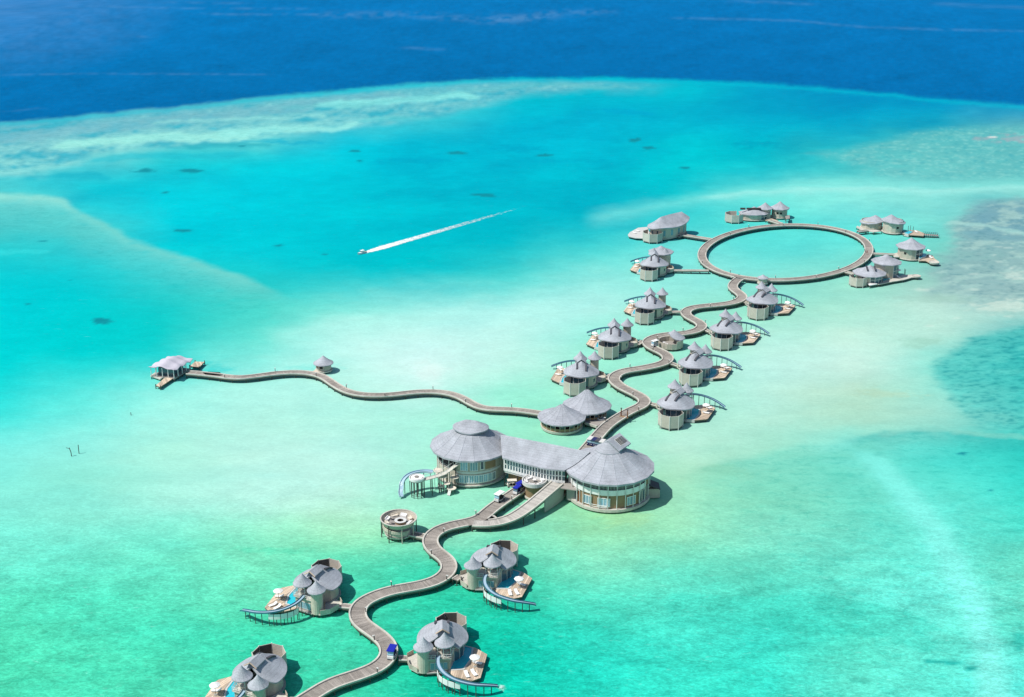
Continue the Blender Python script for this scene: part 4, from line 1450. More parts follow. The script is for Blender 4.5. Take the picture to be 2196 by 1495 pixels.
for h, a0, a1 in ((0.55, -118, -96), (1.05, -118, -96)):
    MB().tube([(Rc[0] + 10.9 * math.cos(D2R(a)), Rc[1] + 10.9 * math.sin(D2R(a)), 1.25 + h) for a in range(a0, a1 + 1, 2)], 0.07, 6).build('railing', M['white'], hall)
big_roof(Rc, 12.0, zE, 3.3, 13.6)
MB().lathe([(3.3, 12.7), (3.3, 13.7)], 32, Rc).build('gap_shade_ring', M['dark'], hall)  # painted gap shade again, under the east hood
cone_roof('hood', (Rc[0] - 0.2, Rc[1]), 3.6, 13.6, 16.3, M['roof'], hall, 36, 0.05, 0.3)
# skylight gable running off the hood
dv, rv = Vector((0.60, 0.80, 0)), Vector((0.80, -0.60, 0))
A_, B_ = RC + dv * -1.0 + Vector((0, 0, 16.2)), RC + dv * 4.6 + Vector((0, 0, 16.45))
dn = Vector((0, 0, -2.0))
for sg, wd in ((1, 3.6), (-1, 2.6)):
    q = [A_, B_, B_ + rv * sg * wd + dn, A_ + rv * sg * wd + dn]
    MB().add(q + [p - Vector((0, 0, 0.3)) for p in q], [(0, 1, 2, 3), (7, 6, 5, 4), (0, 3, 7, 4), (1, 5, 6, 2), (2, 6, 7, 3), (0, 4, 5, 1)]).build('skylight_roof', M['roof'], hall)
MB().add([B_ + Vector((0, 0, -0.35)) - dv * 0.3, B_ + rv * 3.2 + dn - dv * 0.3, B_ - rv * 2.3 + dn - dv * 0.3, B_ + rv * 3.2 + dn * 1.5 - dv * 0.3, B_ - rv * 2.3 + dn * 1.5 - dv * 0.3],
         [(0, 1, 3, 4, 2)]).build('gable_wall', M['wall'], hall)
fall = (rv * 3.6 + dn).normalized()
up = dv.cross(fall).normalized()
if up.z < 0:
    up = -up
o0 = A_ + dv * 2.0 + fall * 0.7 + up * 0.05


def slab(o, du, lu, lv, th):
    q = [o, o + du * lu, o + du * lu + fall * lv, o + fall * lv]
    return MB().add(q + [p + up * th for p in q], [(3, 2, 1, 0), (4, 5, 6, 7), (0, 1, 5, 4), (1, 2, 6, 5), (2, 3, 7, 6), (3, 0, 4, 7)])


g = slab(o0, dv, 3.3, 2.5, 0.1).build('skylight', M['trim'], hall)
for k in range(7):
    slab(o0 + dv * (0.1 + k * 0.46) + fall * 0.15 + up * 0.1, dv, 0.26, 2.2, 0.06).build('slat', M['dark'], g)

# glazed wing between the pods
fe = [zh(x, y, zE) for x, y in [(856, 538), (915, 553), (985, 572), (1085, 598), (1190, 619), (1300, 628)]]
rg = [zh(x, y, 12.9) for x, y in [(842, 372), (920, 386), (1000, 402), (1150, 430), (1310, 462), (1480, 498)]]
nn = 40
fe_s = resample(catmull([tuple(p) for p in fe], 0.8), 1.0)
rg_s = resample(catmull([tuple(p) for p in rg], 0.8), 1.0)
pick = lambda P, t: np.array([np.interp(t, np.linspace(0, 1, len(P)), P[:, j]) for j in range(3)])
rows = []
for i in range(nn + 1):
    t = i / nn
    a, b = pick(fe_s, t), pick(rg_s, t)
    back = b + (b - a) * np.array([0.55, 0.55, 0])
    back[2] = zE + 0.9
    row = []
    for k in range(7):
        u = k / 6
        p = a + (b - a) * u
        p[2] = zE + (12.9 - zE) * (0.86 * u + 0.14 * u * u) - 0.35 * math.sin(math.pi * u)
        row.append(tuple(p))
    for k in range(1, 4):
        row.append(tuple(b + (back - b) * k / 3))
    rows.append(row)
m = MB()
w = len(rows[0])
vs = [p for r_ in rows for p in r_]
fs = [(i * w + k, (i + 1) * w + k, (i + 1) * w + k + 1, i * w + k + 1) for i in range(nn) for k in range(w - 1)]
n0 = len(vs)
vs2 = [(p[0], p[1], p[2] - 0.4) for p in vs]
fs2 = [tuple(reversed([q + n0 for q in f])) for f in fs]
rim = [(i * w, n0 + i * w, n0 + (i + 1) * w, (i + 1) * w) for i in range(nn)] + [(i * w + w - 1, (i + 1) * w + w - 1, n0 + (i + 1) * w + w - 1, n0 + i * w + w - 1) for i in range(nn)]
m.add(vs + vs2, fs + fs2 + rim)
m.build('roof', M['roof'], hall, True)
# glass front: one window per bay
inset = []
for p in fe_s:
    i = len(inset)
    inset.append(p)
inset = np.array(inset)
tang = np.gradient(inset, axis=0)[:, :2]
tang /= np.linalg.norm(tang, axis=1)[:, None]
nrm = np.stack([-tang[:, 1], tang[:, 0]], 1)
inset[:, :2] += nrm * 1.1
FZ = 4.6
bays = 21
for i in range(bays):
    a, b = pick(inset, i / bays), pick(inset, (i + 1) / bays)
    mid = (a + b) / 2
    rz = math.atan2(b[1] - a[1], b[0] - a[0])
    ww = math.dist(a[:2], b[:2])
    g = MB().box((mid[0], mid[1], (FZ + 8.9) / 2), (ww - 0.02, 0.08, 8.9 - FZ), rz).build('window', M['glass'], hall)
    f = MB()
    nx, ny = math.sin(rz), -math.cos(rz)
    f.box((a[0] + nx * 0.05, a[1] + ny * 0.05, (FZ + 8.9) / 2), (0.34, 0.24, 8.9 - FZ), rz)
    f.box((mid[0] + nx * 0.07, mid[1] + ny * 0.07, FZ + 0.35), (ww, 0.14, 0.7), rz)
    f.box((mid[0] + nx * 0.06, mid[1] + ny * 0.06, FZ + 2.0), (ww, 0.12, 0.24), rz)
    f.build('window_frame', M['white'], g)
base = []
for p in inset:
    base.append((p[0], p[1]))
backl = [(p[0] + q[0] * 7.5, p[1] + q[1] * 7.5) for p, q in zip(inset, nrm)]
m = MB()
for i in range(len(base) - 1):
    m.prism([base[i], base[i + 1], backl[i + 1], backl[i]], 4.05, 4.55)
m.build('upper_floor', M['trim'], hall, kind='stuff')
mi = MB()
for i in range(len(base) - 1):
    o = 2.2
    a = (base[i][0] + nrm[i][0] * o, base[i][1] + nrm[i][1] * o)
    b = (base[i + 1][0] + nrm[i + 1][0] * o, base[i + 1][1] + nrm[i + 1][1] * o)
    if 0.45 < i / len(base) < 0.66:
        continue
    mi.box(((a[0] + b[0]) / 2, (a[1] + b[1]) / 2, 2.4), (math.dist(a, b) + 0.05, 0.2, 3.3), math.atan2(b[1] - a[1], b[0] - a[0]))
mi.build('lower_wall', M['timber'], hall, kind='stuff')
m = MB()
for i in range(len(base) - 1):
    if 0.42 < i / len(base) < 0.68:
        continue
    m.prism([base[i], base[i + 1], backl[i + 1], backl[i]], 0.5, 0.78)
m.build('platform', M['kerb'], hall, kind='stuff')
for i in range(0, len(base), 4):
    for q in (base[i], backl[i]):
        MB().tube([(q[0], q[1], -2.5), (q[0], q[1], 4.1)], 0.16, 8).build('pile', M['pile'], hall)
bw = MB()
for i in range(len(backl) - 1):
    a, b = backl[i], backl[i + 1]
    bw.box(((a[0] + b[0]) / 2, (a[1] + b[1]) / 2, 6.7), (math.dist(a, b) + 0.05, 0.2, 5.0), math.atan2(b[1] - a[1], b[0] - a[0]))
bw.build('rear_wall', M['wall'], hall, kind='stuff')
# concrete wall that carries the top of the ramp
rp = [ramp_at(ramp_len * t) for t in np.linspace(0.70, 1.0, 8)]
rp = [tuple(p) for p in rp]
mm = MB()
vs, fs = [], []
for p, q in zip(rp, rp[1:] + [rp[-1]]):
    t = Vector((q[0] - p[0], q[1] - p[1], 0))
    if t.length < 1e-6:
        t = Vector((rp[-1][0] - rp[-2][0], rp[-1][1] - rp[-2][1], 0))
    t.normalize()
    for d in (-1.95, -1.6):
        for zz in (0.4, p[2] - 0.12):
            vs.append((p[0] - t.y * d, p[1] + t.x * d, zz))
for i in range(len(rp) - 1):
    a, b = i * 4, (i + 1) * 4
    fs += [(a, b, b + 1, a + 1), (a + 2, a + 3, b + 3, b + 2), (a + 1, b + 1, b + 3, a + 3), (a, a + 2, b + 2, b)]
fs += [(0, 1, 3, 2), (len(vs) - 4, len(vs) - 2, len(vs) - 1, len(vs) - 3)]
mm.add(vs, fs)
mm.build('ramp_wall', M['stone'], hall)
ex = zh(1330, 760, 4.55)
MB().box((ex.x + 0.5, ex.y + 2.8, 4.43), (5.2, 6.0, 0.24), D2R(-18)).build('landing', M['greyplank'], hall)
MB().box((ex.x + 1.2, ex.y + 0.9, 2.4), (3.4, 0.3, 3.5), D2R(-18)).build('landing_wall', M['stone'], hall)
for a in (-8, 0, 8):
    x, y = Rc[0] + 12.2 * math.cos(D2R(a - 3)), Rc[1] + 12.2 * math.sin(D2R(a - 3))
sp_ = Vector((Rc[0] + 11.6, Rc[1] - 0.6, 0))
MB().box((sp_.x, sp_.y, 1.6), (3.2, 3.4, 2.6), D2R(6)).build('stair_house', M['wall'], hall)
MB().add([(sp_.x - 1.7, sp_.y - 1.9, 4.4), (sp_.x + 1.8, sp_.y - 1.9, 2.95), (sp_.x + 1.8, sp_.y + 2, 2.95), (sp_.x - 1.7, sp_.y + 2, 4.4),
          (sp_.x - 1.7, sp_.y - 1.9, 4.2), (sp_.x + 1.8, sp_.y - 1.9, 2.75), (sp_.x + 1.8, sp_.y + 2, 2.75), (sp_.x - 1.7, sp_.y + 2, 4.2)],
         [(0, 1, 2, 3), (7, 6, 5, 4), (0, 4, 5, 1), (1, 5, 6, 2), (2, 6, 7, 3), (3, 7, 4, 0)]).build('stair_roof', M['rail'], hall)

# round terrace in front of the glass
tc = zh(1084, 822)
terr = thing('terrace', (tc.x, tc.y, 0), 'round raised terrace on a flared drum in front of the glazed wing', 'terrace')
MB().lathe([(0.02, 0.5), (2.3, 0.5), (2.35, 2.6), (2.9, 4.4), (0.02, 4.4)], 32).build('drum', M['timber'], terr)
MB().lathe([(2.36, 0.45), (2.7, 0.45), (2.7, 0.9), (2.36, 0.9), (2.36, 0.45)], 32).build('base_ring', M['kerb'], terr)
MB().lathe([(0.02, 4.41), (3.0, 4.41), (3.0, 4.6), (0.02, 4.6)], 32).build('floor', M['greyplank'], terr)
MB().lathe([(3.0, 4.3), (3.25, 4.3), (3.3, 5.35), (3.05, 5.35), (3.0, 4.3)], 32).build('parapet', M['trim'], terr)
for k in range(10):
    a = D2R(36 * k)
    link('pile', PILE_ME, terr, (2.1 * math.cos(a), 2.1 * math.sin(a), 0.5))


def sofa(loc, rz, label, group, L=1.7, mat='canvas'):
    t = thing('sofa', loc, label, 'sofa', group, rz)
    MB().box((0, 0, 0.22), (L, 0.8, 0.44)).build('seat', M[mat], t)
    MB().box((0, 0.34, 0.58), (L, 0.16, 0.36)).build('backrest', M[mat], t)
    for sg in (-1, 1):
        MB().box((sg * (L / 2 - 0.08), 0, 0.5), (0.16, 0.66, 0.2)).build('armrest', M[mat], t)
    return t


def round_table(loc, label, group, r=0.5, mat='white'):
    t = thing('round_table', loc, label, 'table', group)
    MB().disc((0, 0), r, 0.68, 0.74, 16).build('tabletop', M[mat], t)
    MB().tube([(0, 0, 0.03), (0, 0, 0.69)], 0.06, 8).build('pedestal', M['rail'], t)
    MB().disc((0, 0), r * 0.55, 0, 0.04, 14).build('foot', M['rail'], t)
    return t


DIRS = {15: 'east', 75: 'north', 130: 'northwest', 190: 'west', 250: 'south', 310: 'southeast', 25: 'east', 70: 'northeast', 115: 'north', 160: 'northwest', 205: 'southwest', 335: 'southeast'}
for k, a in enumerate((15, 75, 130, 190, 250, 310)):
    p = tc + Vector((2.2 * math.cos(D2R(a)), 2.2 * math.sin(D2R(a)), 4.6))
    sofa(p, D2R(a - 90), {15: 'white sofa on the round terrace, on the side towards the ramp', 75: 'white sofa on the round terrace, back against the glazed wing', 130: 'white sofa on the round terrace, far left beside the glazed wing', 190: 'white sofa on the round terrace, on the left rim', 250: 'white sofa on the round terrace, on the near rim', 310: 'white sofa on the round terrace, near right beside the ramp'}[a], 'white sofas on the round terrace')
round_table(tc + Vector((0, 0, 4.6)), 'low white table in the middle of the round terrace', 'tables on the terraces')

# slide tower west of the hall
zt = Z(840, 960, 5.49)
tw = thing('slide_tower', (0, 0, 0), 'tall stilted water slide with round white-topped platform beside the west pod', 'water slide')
pc = zt(295, 372, 5.1)
pcx = (pc.x, pc.y)
MB().lathe([(0.02, 4.85), (1.9, 4.85), (2.0, 5.1), (0.02, 5.1)], 28, pcx).build('platform', M['greyplank'], tw)
MB().lathe([(1.75, 5.11), (2.02, 5.11), (2.06, 5.75), (1.85, 5.75), (1.75, 5.11)], 28, pcx).build('parapet', M['white'], tw)
MB().disc(pcx, 1.55, 5.3, 5.75, 24).build('seat_ring', M['canvas'], tw)
MB().disc(pcx, 0.6, 5.76, 5.95, 18).build('table', M['greyplank'], tw)
for k in range(9):
    a = D2R(40 * k)
    MB().tube([(pcx[0] + 1.5 * math.cos(a), pcx[1] + 1.5 * math.sin(a), -2.5), (pcx[0] + 1.5 * math.cos(a), pcx[1] + 1.5 * math.sin(a), 4.9)], 0.1, 6).build('post', M['pile'], tw)
MB().tube([(pcx[0], pcx[1], -2.5), (pcx[0], pcx[1], 4.9)], 0.16, 6).build('post', M['pile'], tw)
wk = [zt(x, y, z) for x, y, z in [(380, 372, 5.1), (470, 350, 5.1), (580, 318, 5.1), (640, 290, 5.4), (700, 245, 6.2), (770, 196, 7.2), (800, 175, 7.6)]]
wk = [tuple(p) for p in smooth_path(resample(catmull([tuple(p) for p in wk], 0.5), 0.6), 2)]
MB().sweep(wk, [(-0.75, -0.16), (-0.75, 0.0), (0.75, 0.0), (0.75, -0.16)]).build('walkway', M['kerb'], tw)
for sg in (-1, 1):
    MB().sweep(wk, [(sg * 0.72, 0.85), (sg * 0.72, 0.93), (sg * 0.8, 0.93), (sg * 0.8, 0.85)]).build('handrail', M['trim'], tw)
    ps = MB()
    for p in wk[::3]:
        ps.tube([(p[0], p[1] + sg * 0.76, p[2] - 0.1), (p[0], p[1] + sg * 0.76, p[2] + 0.9)], 0.04, 5)
    ps.build('baluster', M['trim'], tw, kind='stuff')
for i in range(0, len(wk), 4):
    p = wk[i]
    for sg in (-1, 1):
        MB().tube([(p[0], p[1] + sg * 0.6, -2.5), (p[0], p[1] + sg * 0.6, p[2] - 0.1)], 0.1, 6).build('post', M['pile'], tw)
sl_ = [zt(x, y, z) for x, y, z in [(480, 290, 5.6), (400, 282, 5.5), (300, 292, 5.3), (210, 322, 4.9), (150, 370, 4.2), (118, 430, 3.1), (112, 490, 2.0), (104, 540, 1.2), (118, 580, 0.6)]]
sl_ = catmull([tuple(p) for p in sl_], 0.5)
slp = [tuple(p) for p in sl_]
sld = MB().sweep(slp, [(-0.5, 0), (-0.5, 0.05), (0.5, 0.05), (0.5, 0)]).build('slide_channel', M['slide'], tw)
for sg in (-1, 1):
    MB().sweep(slp, [(sg * 0.5, -0.1), (sg * 0.5, 0.42), (sg * 0.6, 0.42), (sg * 0.6, -0.1)]).build('slide_edge', M['slide'], sld)
for t in (0.08, 0.2, 0.32, 0.46, 0.6, 0.74):
    p = slp[int(t * len(slp))]
    MB().tube([(p[0], p[1], -2.5), (p[0], p[1], p[2])], 0.1, 6).build('post', M['pile'], tw)
for x, y, z, r_ in [(610, 335, 4.4, 1.1), (740, 345, 3.6, 1.2), (585, 450, 1.9, 0.9), (705, 475, 1.5, 1.25), (650, 420, 2.8, 0.9), (545, 265, 5.6, 1.3)]:
    p = zt(x, y, z)
    o = MB().disc((p.x, p.y), r_, z - 0.14, z, 18).build('landing', M['cream'], tw)
    MB().tube([(p.x, p.y, -2.5), (p.x, p.y, z - 0.1)], 0.12, 6).build('post', M['pile'], tw)
    MB().tube([(p.x + r_ * 0.7, p.y + 0.2, -2.5), (p.x + r_ * 0.7, p.y + 0.2, z - 0.1)], 0.09, 6).build('post', M['pile'], tw)
    MB().tube([(p.x - r_ * 0.7, p.y - 0.3, -2.5), (p.x - r_ * 0.7, p.y - 0.3, z + 0.9)], 0.07, 6).build('post', M['trim'], tw)
p = zt(685, 500, 1.4)
q = zt(668, 560, 0.2)
MB().sweep([tuple(p), tuple((p + q) / 2), tuple(q)], [(-0.45, -0.1), (-0.45, 0.02), (0.45, 0.02), (0.45, -0.1)]).build('stair', M['trim'], tw)

# ------------------------------------------------------------ two round restaurants
def round_pavilion(px, py, label, R, Rd, ze, za, ridge, group, seed):
    c = G(px, py)
    t = thing('round_pavilion', (c.x, c.y, 0), label, 'restaurant', group)
    MB().lathe([(0.02, 0.3), (Rd, 0.3), (Rd + 0.15, 1.05), (0.02, 1.05)], 36).build('platform', M['kerb'], t)
    MB().lathe([(0.02, 0.15), (Rd - 0.5, 0.15), (Rd - 0.5, 0.3)], 30).build('underframe', M['beam'], t)
    n = 26
    for i in range(n):
        a0, a1 = D2R(360 * i / n), D2R(360 * (i + 1) / n)
        p, q = (Rd * 0.97 * math.cos(a0), Rd * 0.97 * math.sin(a0)), (Rd * 0.97 * math.cos(a1), Rd * 0.97 * math.sin(a1))
        mid = ((p[0] + q[0]) / 2, (p[1] + q[1]) / 2)
        rz = math.atan2(q[1] - p[1], q[0] - p[0])
        MB().box((mid[0], mid[1], 1.5), (math.dist(p, q) - 0.08, 0.1, 0.85), rz).build('wall_panel', M['timber'], t)
        MB().tube([(p[0], p[1], 1.0), (p[0], p[1], ze + 0.35)], 0.11, 6).build('column', M['wall'], t)
        if i % 2:
            MB().box((mid[0] * 0.98, mid[1] * 0.98, 2.6), (math.dist(p, q) - 0.5, 0.06, 1.3), rz).build('window', M['glass'], t)
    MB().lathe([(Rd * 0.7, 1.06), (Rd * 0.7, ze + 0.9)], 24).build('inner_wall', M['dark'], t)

    def zf(x, y):
        x = x - min(max(x, -ridge), ridge)
        tt = max(0.0, 1 - math.hypot(x, y) / R)
        return ze + (za - ze) * (tt - 0.13 * math.sin(math.pi * tt))
    m = MB()
    roof_surface(m, zf, lambda a: R + ridge * abs(math.cos(a)) ** 2 * 0.4, 16, 10, 0.35)
    ro = m.build('roof', M['roof'], t)
    for k in range(16):
        a = 2 * math.pi * k / 16
        rr = R + ridge * abs(math.cos(a)) ** 2 * 0.4
        MB().tube([(rr * u * math.cos(a), rr * u * math.sin(a), zf(rr * u * math.cos(a), rr * u * math.sin(a)) + 0.0) for u in np.linspace(0.05, 1, 9)], 0.055, 5).build('ridge_cap', M['roof'], ro)
    for k in range(18):
        a = D2R(20 * k)
        link('pile', PILE_ME, t, ((Rd - 0.7) * math.cos(a), (Rd - 0.7) * math.sin(a), 0.2))
    return c


c1 = round_pavilion(1204.5, 916.5, 'round restaurant under a grey conical roof where the west boardwalk ends', 7.1, 6.2, 3.55, 7.5, 0.3, 'round restaurants beside the hall', 1)
c2 = round_pavilion(1258, 893.5, 'round restaurant under a taller grey peaked roof, behind the other one', 7.3, 6.0, 3.75, 8.9, 0.5, 'round restaurants beside the hall', 2)
z7 = Z(1140, 680, 4.574)
ct_ = thing('court', (0, 0, 0), 'grey deck court between the two round restaurants and the boardwalk', 'deck')
poly = [z7(x, y, 1.3) for x, y in [(500, 985), (640, 965), (745, 1000), (690, 1040), (640, 1075), (525, 1040)]]
MB().prism([(p.x, p.y) for p in poly], 0.95, 1.3).build('floor', M['greyplank'], ct_)
e1, e2 = z7(525, 1040, 1.3), z7(640, 1075, 1.3)
MB().sweep([tuple(e1), tuple((e1 + e2) / 2), tuple(e2)], [(-0.2, -0.4), (-0.2, 0.3), (0.2, 0.3), (0.2, -0.4)]).build('kerb', M['kerb'], ct_)
hc = z7(680, 1003, 1.3)
MB().lathe([(0.7, 1.31), (1.15, 1.31), (1.15, 1.75), (0.7, 1.75), (0.7, 1.31)], 24, (hc.x, hc.y)).build('hole_rim', M['trim'], ct_)
MB().disc((hc.x, hc.y), 0.69, 1.31, 1.4, 20).build('hole_dark', M['dark'], ct_)  # near-black disc added to stand for the dark of an open hole
for i in range(6):
    p = poly[i] * 0.93 + sum(poly, Vector()) / 6 * 0.07
    link('pile', PILE_ME, ct_, (p.x, p.y, 0.96))

# ------------------------------------------------------------ tent-roofed arrival pavilion at the far end of the west boardwalk
z6 = Z(290, 730, 4.672)
cs = [z6(120, 265, 4.5), z6(385, 295, 4.5), z6(578, 182, 4.5), z6(320, 158, 4.5)]
ctr = sum(cs, Vector()) / 4
ap = thing('arrival_pavilion', (0, 0, 0), 'arrival pavilion under a scalloped pale tent roof with two jetty arms', 'pavilion')
U = 28
V = 20
vs = []
peaks = [(0.2, 0.5, 1.1), (0.42, 0.5, 1.9), (0.62, 0.5, 1.9), (0.82, 0.5, 1.2), (0.3, 0.15, 0.5), (0.55, 0.15, 0.5), (0.8, 0.15, 0.5), (0.3, 0.85, 0.5), (0.55, 0.85, 0.5), (0.8, 0.85, 0.5)]
for i in range(U + 1):
    for j in range(V + 1):
        u, v = i / U, j / V
        eu = 0.045 * abs(math.sin(v * math.pi * 3)) * (1 if u in (0, 1) else 0)
        ev_ = 0.05 * abs(math.sin(u * math.pi * 4)) * (1 if v in (0, 1) else 0)
        p = (cs[0] * (1 - v) * (1 - u) + cs[3] * v * (1 - u) + cs[1] * (1 - v) * u + cs[2] * v * u)
        p = cs[1] * 0 + (cs[0] + (cs[1] - cs[0]) * v) * (1 - u) + (cs[3] + (cs[2] - cs[3]) * v) * u
        z = 3.9 + 2.0 * math.sin(math.pi * min(max(v, 0), 1)) ** 0.8 * math.sin(math.pi * (0.1 + 0.8 * u)) ** 0.7
        z += 0.28 * math.cos(u * 2 * math.pi * 3) * (0.4 + abs(v - 0.5)) + 0.25 * math.cos(v * 2 * math.pi * 2)
        vs.append((p.x, p.y, z))
m = MB()
w = V + 1
fs = [(i * w + j, i * w + j + 1, (i + 1) * w + j + 1, (i + 1) * w + j) for i in range(U) for j in range(V)]
n0 = len(vs)
m.add(vs + [(p[0], p[1], p[2] - 0.12) for p in vs], fs + [tuple(reversed([k + n0 for k in f])) for f in fs])
m.build('roof', M['membrane'], ap, True)
ins = [ctr + (c - ctr) * 0.86 for c in cs]
MB().prism([(p.x, p.y) for p in ins], 0.7, 1.2).build('floor', M['greyplank'], ap)
for k in range(4):
    a, b = ins[k], ins[(k + 1) % 4]
    for t in np.linspace(0, 1, 5)[:-1]:
        p = a + (b - a) * t
        MB().tube([(p.x, p.y, 1.2), (p.x, p.y, 4.35)], 0.12, 6).build('column', M['white'], ap)
        link('pile', PILE_ME, ap, (p.x, p.y, 0.75))
core = [ctr + (c - ctr) * 0.55 for c in cs]
MB().prism([(p.x, p.y) for p in core], 1.21, 3.6).build('inner_wall', M['glass'], ap)
fl = [z6(x, y, 1.0) for x, y in [(150, 352), (250, 385), (300, 360), (200, 320)]]
MB().prism([(p.x, p.y) for p in fl], 0.6, 1.0).build('side_deck', M['kerb'], ap)


def arm(pts, lab):
    P = [z6(x, y, 1.15) for x, y in pts]
    pl = [(p.x, p.y) for p in P]
    plank_deck([pl], 1.15, ap, 'plank', 0.6, 0.4)
    for p in P:
        link('pile', PILE_ME, ap, (p.x, p.y, 1.6))


arm([(205, 452), (252, 465), (405, 362), (330, 345)], 'a')
arm([(545, 260), (640, 270), (695, 215), (600, 212)], 'b')

# ------------------------------------------------------------ small huts
def hut(c, label, R, Rw, ze, za, rz=0.0, z0=0.9, n=8, window=True):
    t = thing('hut', (c.x, c.y, 0), label, 'hut', None, rz)
    MB().disc((0, 0), Rw + 0.5, z0 - 0.4, z0, n).build('floor', M['kerb'], t)
    for i in range(n):
        a0, a1 = D2R(360 * i / n), D2R(360 * (i + 1) / n)
        p, q = (Rw * math.cos(a0), Rw * math.sin(a0)), (Rw * math.cos(a1), Rw * math.sin(a1))
        mid = ((p[0] + q[0]) / 2, (p[1] + q[1]) / 2)
        ang = math.atan2(q[1] - p[1], q[0] - p[0])
        am = math.degrees((a0 + a1) / 2)
        w_ = MB().box((mid[0], mid[1], (z0 + ze) / 2 + 0.15), (math.dist(p, q), 0.12, ze - z0 + 0.3), ang).build('wall', M['wall'], t)
        if window and i in (4, 5):
            MB().box((mid[0] * 1.04, mid[1] * 1.04, z0 + 1.35), (math.dist(p, q) * 0.55, 0.06, 0.8), ang).build('window' if i == 5 else 'door', M['dark' if i == 5 else 'door'], w_)
    cone_roof('roof', (0, 0), R, ze, za, M['roof'], t, 20, 0.08, 0.25)
    for k in range(n):
        a = D2R(360 / n * k)
        link('pile', PILE_ME, t, (Rw * math.cos(a), Rw * math.sin(a), z0 - 0.3))
    return t


hut(G(694.5, 797), 'small octagonal hut with grey conical roof on the west boardwalk', 3.3, 2.45, 3.2, 5.7, 0.2)
b0 = z6(1790, 320, 1.2)
hb = thing('landing', (0, 0, 0), 'little timber landing joining the small hut to the west boardwalk', 'deck')
MB().prism([(p.x, p.y) for p in [z6(1745, 318, 1.2), z6(1790, 335, 1.2), z6(1850, 322, 1.2), z6(1800, 300, 1.2)]], 0.9, 1.2).build('floor', M['plank'], hb)
hut(G(1635, 612), 'tiny round-roofed kiosk at the front of the boardwalk ring', 2.2, 1.7, 3.2, 4.5, 0.1, z0=1.3, window=False)

# half-roofed round house in the bend of the boardwalk
zc = G(1438, 745.5)
ch = thing('round_house', (zc.x, zc.y, 0), 'half-roofed round timber house standing inside a boardwalk bend', 'round house')
n = 16
for i in range(n):
    a0, a1 = D2R(360 * i / n), D2R(360 * (i + 1) / n)
    am = (360 * (i + 0.5) / n) % 360
    p, q = (4.2 * math.cos(a0), 4.2 * math.sin(a0)), (4.2 * math.cos(a1), 4.2 * math.sin(a1))
    top = 3.5 if (am < 80 or am > 285) else 2.7
    MB().box(((p[0] + q[0]) / 2, (p[1] + q[1]) / 2, (0.7 + top) / 2), (math.dist(p, q) + 0.03, 0.16, top - 0.7), math.atan2(q[1] - p[1], q[0] - p[0])).build('wall', M['wall'], ch)
    link('pile', PILE_ME, ch, (3.9 * math.cos(a0), 3.9 * math.sin(a0), 0.6))
MB().disc((0, 0), 4.1, 0.6, 0.95, 24).build('floor', M['greyplank'], ch)
m = MB()


def zf_(x, y):
    u = math.hypot(x, y) / 3.9
    return 6.6 - 3.0 * u ** 0.9


roof_surface(m, zf_, lambda a: float(np.interp(math.degrees(a) % 360, [0, 40, 100, 160, 200, 240, 300, 360], [3.9, 3.9, 3.4, 2.1, 1.6, 2.3, 3.7, 3.9])), 48, 8, 0.3, (1.0, 0.2))
m.build('roof', M['roof'], ch, True)
sofa(zc + Vector((-1.6, -0.6, 0.95)), D2R(60), 'pale sofa in the open half of the half-roofed round house', None, 1.5, 'canvas')
round_table(zc + Vector((-2.2, 0.9, 0.95)), 'small white table in the open half of the round house', None, 0.5)

# ------------------------------------------------------------ round open-top bar on stilts
z8 = Z(800, 1080, 10.98)
bc = z8(615, 758)
bar = thing('open_bar', (bc.x, bc.y, 0), 'round open-top lounge on stilts with a spiral ramp, left of the boardwalk', 'lounge')
MB().lathe([(0.02, 0.8), (3.5, 0.8), (3.6, 1.15), (3.4, 1.15), (3.3, 1.0), (0.02, 1.0)], 36).build('floor', M['kerb'], bar)
MB().lathe([(3.25, 1.01), (3.3, 2.6), (3.15, 2.6), (3.1, 1.01), (3.25, 1.01)], 36, a0=150, a1=330).build('drum_wall', M['wall'], bar)
for z0, r0, a0, a1 in ((1.5, 3.75, 120, 290), (2.3, 3.95, 110, 300)):
    pts = [(r0 * math.cos(D2R(a)), r0 * math.sin(D2R(a)), z0 + 0.9 * (a1 - a) / (a1 - a0)) for a in range(a0, a1 + 1, 6)]
    MB().sweep(pts, [(-0.12, -0.05), (-0.12, 0.7), (0.12, 0.7), (0.12, -0.05)]).build('ramp_parapet', M['wall'], bar)
pts = [(3.4 * math.cos(D2R(a)), 3.4 * math.sin(D2R(a)), 1.1 + 2.3 * (300 - a) / 190) for a in range(110, 301, 6)]
MB().sweep(pts, [(-0.55, -0.15), (-0.55, 0), (0.55, 0), (0.55, -0.15)]).build('spiral_ramp', M['greyplank'], bar)
MB().lathe([(3.2, 3.5), (3.9, 3.75), (4.5, 5.0), (4.38, 5.0), (3.8, 3.85), (0.02, 3.85), (0.02, 3.5), (3.2, 3.5)], 40).build('bowl', M['wall'], bar)
MB().disc((0, 0), 3.75, 3.86, 3.95, 36).build('upper_floor', M['greyplank'], bar)
MB().lathe([(4.3, 5.0), (4.62, 5.0), (4.62, 5.12), (4.3, 5.12), (4.3, 5.0)], 40).build('rim', M['kerb'], bar)
MB().lathe([(0.8, 4.6), (1.5, 4.6), (1.5, 4.72), (0.8, 4.72), (0.8, 4.6)], 24, (0.5, -0.6)).build('counter', M['trim'], bar)
MB().lathe([(1.0, 3.96), (1.3, 3.96), (1.3, 4.6), (1.0, 4.6)], 24, (0.5, -0.6)).build('counter_front', M['timber'], bar)
